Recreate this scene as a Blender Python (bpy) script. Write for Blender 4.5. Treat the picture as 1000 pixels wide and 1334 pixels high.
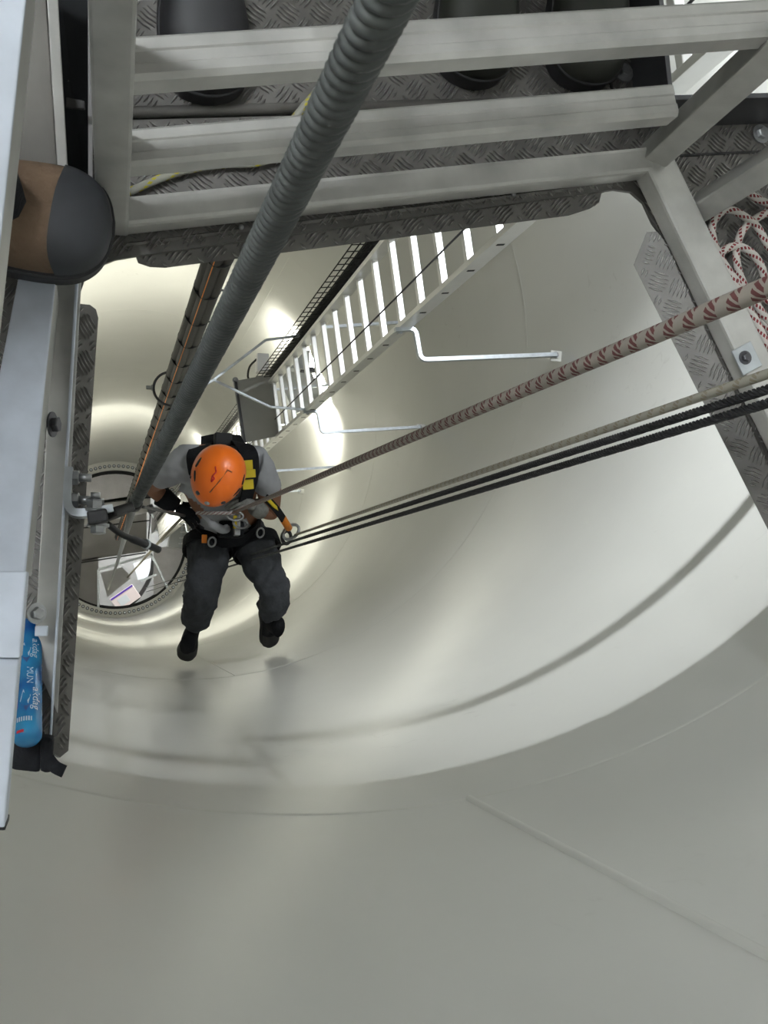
import bpy, bmesh, math, random
import numpy as np
from mathutils import Vector, Matrix
random.seed(7)
sc = bpy.context.scene
for o in list(bpy.data.objects): bpy.data.objects.remove(o)
PI = math.pi

# ------------------------------------------------------------------ camera
F = 1300.0                                   # focal length in pixels of a 1000x1334 frame
CAM = Vector((-0.418, -1.297, 1.1))          # tower axis is x=y=0, platform top is z=0
_d = Vector((123.98-500, -(781.16-667), -F)).normalized()      # straight down seen from the camera
_Z = -_d; _X = (Vector((1, 0, 0))-_Z.x*_Z).normalized(); _Y = _Z.cross(_X)
ROT = Matrix((_X, _Y, _Z))
cd = bpy.data.cameras.new('camera'); cam = bpy.data.objects.new('camera', cd)
sc.collection.objects.link(cam)
cd.sensor_fit = 'VERTICAL'; cd.sensor_height = 36; cd.lens = F*36/1334; cd.clip_start = .02; cd.clip_end = 100
cam.matrix_world = Matrix.Translation(CAM) @ ROT.to_4x4()
sc.camera = cam
cd.dof.use_dof = True; cd.dof.focus_distance = 3.2; cd.dof.aperture_fstop = 75
# ------------------------------------------------------------------ world, exposure
w = bpy.data.worlds.new('world'); sc.world = w; w.use_nodes = True
w.node_tree.nodes['Background'].inputs[0].default_value = (.75, .8, .9, 1)
w.node_tree.nodes['Background'].inputs[1].default_value = .05
sc.view_settings.view_transform = 'Standard'; sc.view_settings.look = 'None'
sc.view_settings.gamma = 1; sc.view_settings.use_curve_mapping = False
sc.view_settings.exposure = 0.0
LAMP_1, LAMP_2, LAMP_3, LAMP_TOP, FILL_BASE = 52, 140, 165, 104, 140
COOL = (.93, .97, 1.0); WARM = (1.0, .98, .86)

def at(px, py, d):
    """world point on the photo ray px,py at vertical depth d below the camera"""
    v = ROT @ Vector((px-500, -(py-667), -F))
    return CAM + v*(d/-v.z)
def pix(p):
    c = ROT.transposed() @ (Vector(p)-CAM)
    return 500+F*c.x/-c.z, 667-F*c.y/-c.z
def onwall(px, py, R=1.65):
    v = (ROT @ Vector((px-500, -(py-667), -F))).normalized()
    a = v.x**2+v.y**2; b = CAM.x*v.x+CAM.y*v.y; c = CAM.x**2+CAM.y**2-R*R
    return CAM+v*((-b+math.sqrt(b*b-a*c))/a)
def RW(z): return 1.644+.002*(1.1-z)

# ------------------------------------------------------------------ materials
MAT = {}
def mat(name, col, rough=.5, metal=0, spec=.5, var=0, vscale=8, bump=0, bscale=60, coat=0, emit=None, estr=1, stretch=(1,1,1), rvar=0):
    m = bpy.data.materials.new(name); m.use_nodes = True; nt = m.node_tree; N = nt.nodes; L = nt.links
    b = N['Principled BSDF']
    b.inputs['Base Color'].default_value = (*col, 1); b.inputs['Roughness'].default_value = rough
    b.inputs['Metallic'].default_value = metal; b.inputs['Specular IOR Level'].default_value = spec
    b.inputs['Coat Weight'].default_value = coat
    if emit: b.inputs['Emission Color'].default_value = (*emit, 1); b.inputs['Emission Strength'].default_value = estr
    if var or bump or rvar:
        tc = N.new('ShaderNodeTexCoord'); mp = N.new('ShaderNodeMapping'); mp.inputs['Scale'].default_value = stretch
        L.new(tc.outputs['Object'], mp.inputs['Vector'])
        n = N.new('ShaderNodeTexNoise'); n.inputs['Scale'].default_value = vscale; n.inputs['Detail'].default_value = 5
        L.new(mp.outputs[0], n.inputs['Vector'])
        if var:
            r = N.new('ShaderNodeMixRGB'); r.blend_type = 'MULTIPLY'; r.inputs[0].default_value = 1
            cr = N.new('ShaderNodeValToRGB'); cr.color_ramp.elements[0].position = .3; cr.color_ramp.elements[1].position = .7
            k = 1-var; cr.color_ramp.elements[0].color = (k, k, k, 1); cr.color_ramp.elements[1].color = (1, 1, 1, 1)
            L.new(n.outputs['Fac'], cr.inputs[0]); r.inputs[1].default_value = (*col, 1); L.new(cr.outputs[0], r.inputs[2])
            L.new(r.outputs[0], b.inputs['Base Color'])
        if rvar:
            mr = N.new('ShaderNodeMapRange'); mr.inputs['To Min'].default_value = rough-rvar; mr.inputs['To Max'].default_value = rough+rvar
            L.new(n.outputs['Fac'], mr.inputs['Value']); L.new(mr.outputs[0], b.inputs['Roughness'])
        if bump:
            n2 = N.new('ShaderNodeTexNoise'); n2.inputs['Scale'].default_value = bscale; n2.inputs['Detail'].default_value = 3
            L.new(mp.outputs[0], n2.inputs['Vector'])
            bp = N.new('ShaderNodeBump'); bp.inputs['Strength'].default_value = bump; bp.inputs['Distance'].default_value = .01
            L.new(n2.outputs['Fac'], bp.inputs['Height']); L.new(bp.outputs[0], b.inputs['Normal'])
    MAT[name] = m; return m
mat('paint', (.635, .635, .60), .31, 0, .42, var=.05, vscale=2.2, bump=.05, bscale=7)
def scuffs(m):
    nt = m.node_tree; N = nt.nodes; L = nt.links; b = N['Principled BSDF']; old = b.inputs['Base Color'].links[0].from_socket
    tc = N.new('ShaderNodeTexCoord'); n1 = N.new('ShaderNodeTexNoise'); n1.inputs['Scale'].default_value = 16; n1.inputs['Detail'].default_value = 8; n1.inputs['Distortion'].default_value = 1.5
    n2 = N.new('ShaderNodeTexNoise'); n2.inputs['Scale'].default_value = 1.3
    L.new(tc.outputs['Object'], n1.inputs['Vector']); L.new(tc.outputs['Object'], n2.inputs['Vector'])
    r1 = N.new('ShaderNodeMapRange'); r1.inputs['From Min'].default_value = .62; r1.inputs['From Max'].default_value = .75; L.new(n1.outputs['Fac'], r1.inputs['Value'])
    r2 = N.new('ShaderNodeMapRange'); r2.inputs['From Min'].default_value = .52; r2.inputs['From Max'].default_value = .66; r2.inputs['To Max'].default_value = .35; L.new(n2.outputs['Fac'], r2.inputs['Value'])
    mu = N.new('ShaderNodeMath'); mu.operation = 'MULTIPLY'; L.new(r1.outputs[0], mu.inputs[0]); L.new(r2.outputs[0], mu.inputs[1])
    mx = N.new('ShaderNodeMixRGB'); mx.inputs[2].default_value = (.35, .34, .31, 1); L.new(mu.outputs[0], mx.inputs[0]); L.new(old, mx.inputs[1]); L.new(mx.outputs[0], b.inputs['Base Color'])
scuffs(MAT['paint'])
mat('weld', (.66, .66, .62), .4, 0, .5)
mat('alu', (.56, .555, .53), .42, .35, .5, var=.32, vscale=18, rvar=.1)
mat('alu_blue_sheen', (.66, .71, .80), .48, .5, .5, var=.15, vscale=30, rvar=.06)  # cool lamp reflection on aluminium, put into the base colour
mat('alu_ladder', (.78, .78, .76), .36, .55, .5, var=.06, vscale=20)
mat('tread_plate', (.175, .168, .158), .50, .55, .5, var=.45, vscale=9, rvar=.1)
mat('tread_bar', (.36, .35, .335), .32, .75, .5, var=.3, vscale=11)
mat('galv', (.60, .64, .68), .38, .8, .5, var=.2, vscale=40)
mat('steel', (.42, .43, .44), .33, .9, .5, var=.3, vscale=90)
mat('dark_steel', (.10, .10, .11), .45, .7)
mat('wire_rope', (.085, .092, .09), .55, .35, .4, var=.35, vscale=60)
mat('thin_wire', (.38, .38, .37), .5, .4)
mat('black_rubber', (.012, .012, .014), .6)
mat('black_matte', (.006, .007, .008), .75, 0, .2)
mat('black_fabric', (.013, .014, .017), .85, 0, .2, bump=.3, bscale=80)
mat('trousers', (.075, .080, .090), .9, 0, .2, var=.35, vscale=16, bump=.9, bscale=22)
mat('shirt', (.40, .41, .43), .9, 0, .2, var=.15, vscale=10, bump=.6, bscale=14)
mat('skin', (.30, .145, .085), .55, 0, .4, var=.15, vscale=20)
mat('glove', (.28, .28, .26), .85, 0, .2, var=.3, vscale=60)
mat('helmet', (1.0, .19, .008), .36, 0, .5, coat=.25)
mat('helmet_red', (.6, .02, .02), .5)
mat('helmet_mark', (.20, .06, .02), .5)
mat('yellow', (.72, .55, .02), .6)
mat('orange', (.85, .26, .02), .5)
mat('suede', (.16, .108, .072), .9, 0, .2, var=.3, vscale=30, bump=.3, bscale=150)
mat('toe_cap', (.022, .024, .029), .55, 0, .5, var=.3, vscale=40)
mat('boot_olive', (.014, .015, .011), .6, 0, .4)
mat('sole', (.010, .010, .012), .6)
mat('alu_shaded', (.20, .19, .175), .5, .5, .5, var=.2, vscale=20)  # aluminium in shade, its darkness put into the base colour
mat('low_sheet', (.74, .72, .75), .5, .1, .5, var=.12, vscale=6, bump=.4, bscale=40)
mat('cable_black', (.018, .017, .017), .55, 0, .4)
mat('white_box', (.80, .80, .80), .45)
mat('grey_box', (.50, .52, .53), .45)
mat('panel', (.36, .35, .34), .45, .3, .5, var=.15, vscale=4)
mat('panel_dark', (.27, .26, .26), .5, .2, .5, var=.12, vscale=3)
mat('platform_sheet', (.46, .46, .44), .5, .35, .5, var=.1, vscale=8)
mat('pinkish', (.62, .52, .50), .6)
mat('gap_black', (.02, .02, .02), .8)  # flat near-black for joints, holes and shade painted into gaps
mat('emit_lamp', (1, 1, 1), .5, emit=(1, 1, .95), estr=5)
mat('bottle_cap', (.75, .75, .78), .4)
mat('label_white', (.62, .68, .74), .5)
mat('label_dark', (.02, .06, .2), .5)
mat('label_purple', (.09, .03, .33), .5)
mat('label_red', (.6, .03, .05), .5)
mat('webbing', (.40, .385, .33), .85, 0, .2, var=.2, vscale=80)

def pattern(name, fn):
    m = bpy.data.materials.new(name); m.use_nodes = True; nt = m.node_tree
    fn(nt, nt.nodes, nt.links, nt.nodes['Principled BSDF']); MAT[name] = m
def _math(N, L, op, a, b=None):
    n = N.new('ShaderNodeMath'); n.operation = op
    for i, v in enumerate((a, b)):
        if v is None: continue
        if isinstance(v, (int, float)): n.inputs[i].default_value = v
        else: L.new(v, n.inputs[i])
    return n.outputs[0]
def braid(base, mark, pu, pv, lo):
    """kernmantle sheath: short tracer flecks winding round the rope (u around 0..1, v metres along)"""
    def fn(nt, N, L, b):
        uv = N.new('ShaderNodeUVMap'); uv.uv_map = 'uv'
        s = N.new('ShaderNodeSeparateXYZ'); L.new(uv.outputs[0], s.inputs[0])
        a = _math(N, L, 'FRACT', _math(N, L, 'ADD', _math(N, L, 'MULTIPLY', s.outputs[0], pu), _math(N, L, 'MULTIPLY', s.outputs[1], pv)))
        c = _math(N, L, 'FRACT', _math(N, L, 'SUBTRACT', _math(N, L, 'MULTIPLY', s.outputs[1], pv*3.1), _math(N, L, 'MULTIPLY', s.outputs[0], 5)))
        m1 = _math(N, L, 'LESS_THAN', a, lo); m2 = _math(N, L, 'LESS_THAN', c, .62)
        f = _math(N, L, 'MULTIPLY', m1, m2)
        mx = N.new('ShaderNodeMixRGB'); mx.inputs[1].default_value = (*base, 1); mx.inputs[2].default_value = (*mark, 1)
        L.new(f, mx.inputs[0]); L.new(mx.outputs[0], b.inputs['Base Color']); b.inputs['Roughness'].default_value = .85
        b.inputs['Specular IOR Level'].default_value = .2
        bu = N.new('ShaderNodeBump'); bu.inputs['Strength'].default_value = .5; bu.inputs['Distance'].default_value = .001
        L.new(a, bu.inputs['Height']); L.new(bu.outputs[0], b.inputs['Normal'])
    return fn
pattern('rope_red', braid((.50, .48, .45), (.19, .03, .035), 3, 48, .42))
pattern('rope_red_tight', braid((.30, .275, .24), (.125, .045, .045), 1, 34, .5))
pattern('rope_yellow', braid((.30, .30, .26), (.42, .36, .03), 2, 30, .25))
pattern('rope_beige', braid((.40, .38, .32), (.30, .27, .2), 1, 30, .4))
def _bottle(nt, N, L, b):
    tc = N.new('ShaderNodeTexCoord'); n = N.new('ShaderNodeTexNoise'); n.inputs['Scale'].default_value = 28
    L.new(tc.outputs['Object'], n.inputs['Vector'])
    cr = N.new('ShaderNodeValToRGB'); e = cr.color_ramp.elements
    e[0].position = .35; e[0].color = (.006, .07, .27, 1); e[1].position = .72; e[1].color = (.03, .26, .50, 1)
    L.new(n.outputs['Fac'], cr.inputs[0]); L.new(cr.outputs[0], b.inputs['Base Color'])
    b.inputs['Roughness'].default_value = .25
pattern('bottle_blue', _bottle)

# ------------------------------------------------------------------ mesh helpers
COL = sc.collection
def tag(o, label=None, cat=None, group=None, kind=None):
    if label: o['label'] = label
    if cat: o['category'] = cat
    if group: o['group'] = group
    if kind: o['kind'] = kind
    return o
def empty(name, loc, label=None, cat=None, group=None, kind=None):
    o = bpy.data.objects.new(name, None); COL.objects.link(o); o.location = loc; o.empty_display_size = .05
    return tag(o, label, cat, group, kind)
def link(name, me, m, parent=None, loc=None):
    o = bpy.data.objects.new(name, me); COL.objects.link(o)
    if m is not None and not me.materials:
        for k in (m if isinstance(m, (list, tuple)) else [m]): me.materials.append(MAT[k])
    if loc is not None: o.location = loc
    if parent is not None:
        o.parent = parent
        # geometry is written in world space unless loc is given: undo the chain of parents
        if loc is None:
            off = Vector((0, 0, 0)); p = parent
            while p is not None: off += p.location; p = p.parent
            o.location = -off
        else:
            off = Vector((0, 0, 0)); p = parent
            while p is not None: off += p.location; p = p.parent
            o.location = Vector(loc)-off
    return o
class MB:
    def __init__(s): s.v = []; s.f = []; s.sm = []; s.uv = {}
    def add(s, vs, fs, smooth=False, uvs=None):
        o = len(s.v); s.v += [tuple(v) for v in vs]
        for k, f in enumerate(fs):
            s.f.append(tuple(i+o for i in f)); s.sm.append(smooth)
            if uvs: s.uv[len(s.f)-1] = uvs[k]
    def hexa(s, c):                      # 8 corners: bottom 0-3 ccw, top 4-7
        s.add(c, [(3,2,1,0),(4,5,6,7),(0,1,5,4),(1,2,6,5),(2,3,7,6),(3,0,4,7)])
    def box(s, c, h, ax=None):
        c = Vector(c); X, Y, Z = ax if ax else (Vector((1,0,0)), Vector((0,1,0)), Vector((0,0,1)))
        q = [c+X*sx*h[0]+Y*sy*h[1]+Z*sz*h[2] for sz in (-1,1) for sx, sy in ((-1,-1),(1,-1),(1,1),(-1,1))]
        s.hexa(q)
    def beam(s, a, b, wid, hei, up=(0,0,1)):
        a = Vector(a); b = Vector(b); t = (b-a).normalized(); u = Vector(up)
        u = (u-u.dot(t)*t).normalized(); sd = t.cross(u)
        s.box((a+b)/2, ((b-a).length/2, wid/2, hei/2), (t, sd, u))
    def tube(s, pts, r, n=10, cap=True, uv=True):
        pts = [Vector(p) for p in pts]; m = len(pts)
        rs = [r]*m if isinstance(r, (int, float)) else list(r)
        t = [(pts[min(i+1, m-1)]-pts[max(i-1, 0)]).normalized() for i in range(m)]
        u = t[0].orthogonal().normalized(); vs = []; L = 0; ls = []
        for i in range(m):
            u = (u-u.dot(t[i])*t[i]).normalized(); v = t[i].cross(u)
            if i: L += (pts[i]-pts[i-1]).length
            ls.append(L)
            for k in range(n):
                a = 2*PI*k/n; vs.append(pts[i]+(u*math.cos(a)+v*math.sin(a))*rs[i])
        fs = []; us = []
        for i in range(m-1):
            for k in range(n):
                k2 = (k+1) % n
                fs.append((i*n+k, i*n+k2, (i+1)*n+k2, (i+1)*n+k))
                us.append(((k/n, ls[i]), ((k+1)/n, ls[i]), ((k+1)/n, ls[i+1]), (k/n, ls[i+1])))
        if cap:
            fs.append(tuple(range(n-1, -1, -1))); us.append(((0, 0),)*n)
            fs.append(tuple((m-1)*n+k for k in range(n))); us.append(((0, 0),)*n)
        s.add(vs, fs, True, us if uv else None)
    def prism(s, poly, z0, z1):
        n = len(poly); vs = [(p[0], p[1], z0) for p in poly]+[(p[0], p[1], z1) for p in poly]
        s.add(vs, [tuple(range(n-1, -1, -1)), tuple(range(n, 2*n))]+[(i, (i+1) % n, n+(i+1) % n, n+i) for i in range(n)])
    def sweep(s, poly3, off):            # planar polygon pushed along off
        n = len(poly3); off = Vector(off); vs = [Vector(p) for p in poly3]+[Vector(p)+off for p in poly3]
        s.add(vs, [tuple(range(n-1, -1, -1)), tuple(range(n, 2*n))]+[(i, (i+1) % n, n+(i+1) % n, n+i) for i in range(n)])
    def lathe(s, prof, c=(0,0,0), ax=(0,0,1), n=16, smooth=True):
        ax = Vector(ax).normalized(); u = ax.orthogonal().normalized(); v = ax.cross(u); c = Vector(c); vs = []
        for r, z in prof:
            for k in range(n): a = 2*PI*k/n; vs.append(c+ax*z+(u*math.cos(a)+v*math.sin(a))*r)
        m = len(prof); fs = [(i*n+k, i*n+(k+1) % n, (i+1)*n+(k+1) % n, (i+1)*n+k) for i in range(m-1) for k in range(n)]
        fs += [tuple(range(n-1, -1, -1)), tuple((m-1)*n+k for k in range(n))]
        s.add(vs, fs, smooth)
    def mesh(s, name, bevel=0, seg=2, tri=False):
        me = bpy.data.meshes.new(name); me.from_pydata(s.v, [], s.f)
        me.polygons.foreach_set('use_smooth', s.sm)
        if s.uv:
            ul = me.uv_layers.new(name='uv')
            for fi, us in s.uv.items():
                for li, q in zip(me.polygons[fi].loop_indices, us): ul.data[li].uv = q
        bm = bmesh.new(); bm.from_mesh(me)
        bmesh.ops.recalc_face_normals(bm, faces=bm.faces)
        if bevel: bmesh.ops.bevel(bm, geom=list(bm.edges), offset=bevel, segments=seg, affect='EDGES', profile=.6)
        if tri: bmesh.ops.triangulate(bm, faces=[f for f in bm.faces if len(f.verts) > 4])
        bm.to_mesh(me); bm.free(); return me
    def build(s, name, m, parent=None, bevel=0, seg=2, tri=False): return link(name, s.mesh(name, bevel, seg, tri), m, parent)
def one(fn, *a, **k):
    b = MB(); getattr(b, fn)(*a, **k); return b
def lerp(a, b, t): return a+(b-a)*t
def smooth_path(pts, n=8):
    """Catmull-Rom through points"""
    P = [Vector(p) for p in pts]; P = [P[0]*2-P[1]]+P+[P[-1]*2-P[-2]]; out = []
    for i in range(1, len(P)-2):
        for k in range(n):
            t = k/n; a, b, c, d = P[i-1], P[i], P[i+1], P[i+2]
            out.append(.5*((2*b)+(c-a)*t+(2*a-5*b+4*c-d)*t*t+(3*b-a-3*c+d)*t**3))
    return out+[P[-2]]
def ribbon(mb, pts, nrm, wid, th=.003):
    """flat strap along pts; nrm = outward normal per point"""
    pts = [Vector(p) for p in pts]; m = len(pts); vs = []
    for i in range(m):
        t = (pts[min(i+1, m-1)]-pts[max(i-1, 0)]).normalized(); n = Vector(nrm[i]); n = (n-n.dot(t)*t).normalized(); sd = t.cross(n)
        for a, b in ((-1, 0), (1, 0), (1, 1), (-1, 1)): vs.append(pts[i]+sd*a*wid/2+n*b*th)
    fs = [(i*4+k, i*4+(k+1) % 4, (i+1)*4+(k+1) % 4, (i+1)*4+k) for i in range(m-1) for k in range(4)]
    mb.add(vs, fs+[(3,2,1,0), tuple((m-1)*4+k for k in range(4))], False)

# ------------------------------------------------------------------ tower shell
ztop, zbot = 4.0, -25.0
mb = MB(); NS = 256; zs = [zbot, -21.05, -12, -6, 0, ztop]
vs = [(RW(z)*math.cos(2*PI*k/NS), RW(z)*math.sin(2*PI*k/NS), z) for z in zs for k in range(NS)]
mb.add(vs, [(i*NS+k, i*NS+(k+1) % NS, (i+1)*NS+(k+1) % NS, (i+1)*NS+k) for i in range(len(zs)-1) for k in range(NS)], True)
me = mb.mesh('wall_tower')
me.flip_normals(); wall = link('wall_tower', me, 'paint')
tag(wall, 'cream painted curved steel wall of the round tower', kind='structure')
seam_d = [1.627, 4.57, 7.44, 10.3, 13.2, 16.1, 19.0]
for d in seam_d:
    z = 1.1-d; mb = MB(); R = RW(z); n = 192
    prof = [(0.001, -.006), (-.0026, 0), (.001, .006)]
    vs = [((R+dr)*math.cos(2*PI*k/n), (R+dr)*math.sin(2*PI*k/n), z+dz) for dr, dz in prof for k in range(n)]
    mb.add(vs, [(i*n+k, i*n+(k+1) % n, (i+1)*n+(k+1) % n, (i+1)*n+k) for i in range(2) for k in range(n)], True)
    mb.build('weld_seam', 'weld', wall)
A0 = math.atan2(onwall(806, 1148).y, onwall(806, 1148).x)
def vseam(a, d0, d1, wd=.015, hh=.006):
    mb = MB(); n = 8; pr = [(-wd/2, -.001), (-wd/4, hh), (wd/4, hh), (wd/2, -.001)]; vs = []
    for i in range(n+1):
        z = 1.1-lerp(d0, d1, i/n); R = RW(z)
        for s, h in pr: vs.append(((R-h)*math.cos(a+s/R), (R-h)*math.sin(a+s/R), z))
    mb.add(vs, [(i*4+k, i*4+k+1, (i+1)*4+k+1, (i+1)*4+k) for i in range(n) for k in range(3)], True)
    mb.build('weld_seam', 'weld', wall)
vseam(A0, -1.2, 1.627); vseam(A0+2.1, 1.627, 4.57, .008, .002); vseam(A0, 4.57, 7.44, .008, .002); vseam(A0+2.4, 7.44, 10.3, .008, .002)
vseam(2.2, 4.57, 10.3, .008, .002)
mb = MB(); n = 96
mb.prism([(RW(4)*math.cos(2*PI*k/n), RW(4)*math.sin(2*PI*k/n)) for k in range(n)], ztop-.01, ztop+.02)
tag(mb.build('ceiling', 'panel_dark'), 'underside of the next platform above', kind='structure')
mb = MB(); mb.prism([(1.69*math.cos(2*PI*k/n), 1.69*math.sin(2*PI*k/n)) for k in range(n)], zbot-.02, zbot)
tag(mb.build('floor_base', 'panel'), 'pale floor deep below the bottom flange', kind='structure')

# ------------------------------------------------------------------ lamps
def tower_lamp(a, R, z, power, col, label, hl=.20, back=1.0, drop=0.0, hd=.15, tangent=False):
    """strip lamp fixed to the wall at angle a: tray-shaped housing with a rim, one tube lying in it"""
    rad = Vector((math.cos(a), math.sin(a), 0)); X = Vector((-rad.y, rad.x, 0)); Z = Vector((0, 0, 1)); A = (X, rad, Z)
    loc = rad*R+Z*z
    r = empty('tower_lamp', loc, label, 'lamp', 'tower lamps')
    mb = MB(); mb.box(loc+Z*.075, (hl, hd, .008), A)
    for s_ in (-1, 1):
        mb.box(loc+X*s_*(hl-.004)+Z*.035, (.004, hd, .035), A); mb.box(loc+rad*s_*(hd-.004)+Z*.035, (hl, .004, .035), A)
    mb.build('housing', 'grey_box', r)
    mb = MB(); mb.tube([loc-X*(hl-.03)+Z*.05, loc+X*(hl-.03)+Z*.05], .012, 10); mb.build('lamp_tube', 'emit_lamp', r)
    mb = MB(); mb.box(loc+rad*(hd+.02)+Z*.06, (.03, .03, .01), A); mb.build('wall_mount', 'galv', r)
    for n_, k in ((-X*.77-Z*.64, 1.0), (X*.77-Z*.64, back)) if tangent else ((-rad, .75), (rad, back*1.2)):
        ld = bpy.data.lights.new('lamp_light', 'AREA'); ld.shape = 'RECTANGLE'; ld.size = hl*1.6; ld.size_y = .0016 if drop == 0 else .04
        ld.energy = power*k; ld.color = col
        lo = bpy.data.objects.new('lamp_light', ld); COL.objects.link(lo); lo.parent = r
        zz = -n_; xx = Z.cross(zz).normalized(); yy = zz.cross(xx)
        lo.matrix_local = Matrix.Translation((0, 0, .0012-drop)) @ Matrix((xx, yy, zz)).transposed().to_4x4()
    return r
LA = math.atan2(.62, 1.36)
tower_lamp(LA, 1.40, 1.1-1.87, LAMP_1, COOL, 'strip lamp under the platform beside the ladder opening', hl=.17, hd=.17, back=.05, tangent=True)
tower_lamp(LA, 1.42, 1.1-8.7, LAMP_2, WARM, 'strip lamp on the wall behind the upper part of the ladder', drop=.05)
tower_lamp(LA, 1.42, 1.1-15.8, LAMP_3, WARM, 'strip lamp on the wall behind the lower part of the ladder', drop=.05)
tower_lamp(.6, 1.15, -22.2, FILL_BASE, COOL, 'added fill lamp brightening the space under the bottom flange', drop=.05)  # added unseen lamp that brightens the opening in the lower platform
tower_lamp(-2.65, 1.3, 2.5, LAMP_TOP, COOL, 'strip lamp high on the wall above the platform', drop=.05)

# ------------------------------------------------------------------ platform floor
def tread_bars(mb, inside, pts, ex, ey, nz, pitch=.0285):
    """raised five-bar basket-weave pattern, turned 45 degrees to the plate edges; pts bound the area"""
    o = pts[0]; dx = (ex+ey).normalized(); dy = (ey-ex).normalized()
    us = [(p-o).dot(dx) for p in pts]; vs_ = [(p-o).dot(dy) for p in pts]
    for i in range(int(min(us)/pitch)-1, int(max(us)/pitch)+2):
        for j in range(int(min(vs_)/pitch)-1, int(max(vs_)/pitch)+2):
            c = o+dx*(i*pitch)+dy*(j*pitch)
            e, g = (dx, dy) if (i+j) % 2 else (dy, -dx)
            for k in range(5):
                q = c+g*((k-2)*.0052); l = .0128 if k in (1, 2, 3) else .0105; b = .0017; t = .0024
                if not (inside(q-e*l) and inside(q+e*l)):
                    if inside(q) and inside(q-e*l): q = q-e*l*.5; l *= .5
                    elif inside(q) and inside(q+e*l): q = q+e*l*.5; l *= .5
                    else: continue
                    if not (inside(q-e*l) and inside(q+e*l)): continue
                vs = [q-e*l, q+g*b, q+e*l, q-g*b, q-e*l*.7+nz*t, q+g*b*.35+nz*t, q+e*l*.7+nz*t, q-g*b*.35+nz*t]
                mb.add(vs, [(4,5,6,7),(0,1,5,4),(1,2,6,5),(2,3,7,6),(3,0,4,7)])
def inpoly(P, x, y):
    c = False; n = len(P)
    for i in range(n):
        x1, y1 = P[i]; x2, y2 = P[(i+1) % n]
        if (y1 > y) != (y2 > y) and x < (x2-x1)*(y-y1)/(y2-y1)+x1: c = not c
    return c
PLAT = 1.1
def W(px, py): p = at(px, py, PLAT); return (p.x, p.y)
RP = 1.53
def rim(a0, a1, n=24): return [(RP*math.cos(lerp(a0, a1, k/n)), RP*math.sin(lerp(a0, a1, k/n))) for k in range(n+1)]
def ang(p): return math.atan2(p[1], p[0])
floor = empty('floor', (0, 0, 0), 'aluminium tread plate platform around the open hatch', kind='structure')
slotL, slotR = Vector(W(165, 157)), Vector(W(835, 139))
sd_ = (slotR-slotL).normalized()
# slot line meets the rim on the left
t = -1.0
for k in range(400):
    q = slotL+sd_*(-k*.005)
    if q.length > RP: break
slotRim = q
lend = Vector(W(74, 975)); lend2 = Vector(W(60, 975))
right_dir = (Vector(W(1000, 600))-Vector(W(865, 310))).normalized()
q = Vector(W(1000, 600))
while q.length < RP: q = q+right_dir*.005
rightRim = q
hatch = [tuple(lend), W(99, 430), W(103, 385), W(111, 362), W(125, 348), W(150, 338), W(180, 333), W(800, 247), W(822, 250), W(838, 264), W(850, 290), W(866, 312), W(1000, 600), tuple(rightRim)]
aR = ang(rightRim); opR = (RP*math.cos(.12), RP*math.sin(.12))
opA, opB, opC = Vector(W(832, 164)), Vector(W(1250, 150)), Vector(W(812, -30))
q = opA.copy(); dd_ = (opB-opA).normalized()
while q.length < RP: q = q+dd_*.005
opRim = q
op_left = (opC-opA).normalized()
slotOp = opA+op_left*((Vector(W(833, 139))-opA).length)
aL = ang(slotRim); aE = ang(lend)
if aL > aE: aL -= 2*PI
front_poly = hatch+rim(aR, ang(opRim))+[tuple(opA), tuple(slotOp)]+[tuple(slotRim)]+rim(aL % (2*PI), aE % (2*PI))[1:]
# back plate beyond the slot
off = Vector((-sd_.y, sd_.x))*.012
q = opA+op_left*.02
while q.length < RP: q = q+op_left*.005
opTop = q
b0 = slotRim+off; b1 = slotOp+off
back_poly = [tuple(b1)]+[tuple(opTop)]+rim(ang(opTop), ang(slotRim)-.012 if ang(slotRim) > ang(opTop) else ang(slotRim)+2*PI-.012, 30)+[tuple(b0)]
def plate(name, poly, z, view):
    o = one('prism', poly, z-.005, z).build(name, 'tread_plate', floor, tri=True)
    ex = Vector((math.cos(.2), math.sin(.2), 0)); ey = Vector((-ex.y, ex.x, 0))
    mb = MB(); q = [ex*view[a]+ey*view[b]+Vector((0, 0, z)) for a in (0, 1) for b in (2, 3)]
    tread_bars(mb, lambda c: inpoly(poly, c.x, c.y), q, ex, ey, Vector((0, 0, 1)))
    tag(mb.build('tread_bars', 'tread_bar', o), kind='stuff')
    return o
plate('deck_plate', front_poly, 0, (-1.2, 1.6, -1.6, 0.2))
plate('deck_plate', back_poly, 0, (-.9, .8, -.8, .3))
# rolled edge of the back plate along the slot
a = Vector((*b0, -.006)); b = Vector((*b1, -.006))
one('tube', [a, b], .0075, 10).build('rolled_edge', 'tread_plate', floor)
one('beam', Vector((*(slotRim*.97), -.022)), Vector((*(slotOp+off*.5), -.022)), .06, .004).build('slot_shade', 'gap_black', floor)  # added dark strip giving the slot its shade, hides the lit wall
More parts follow.
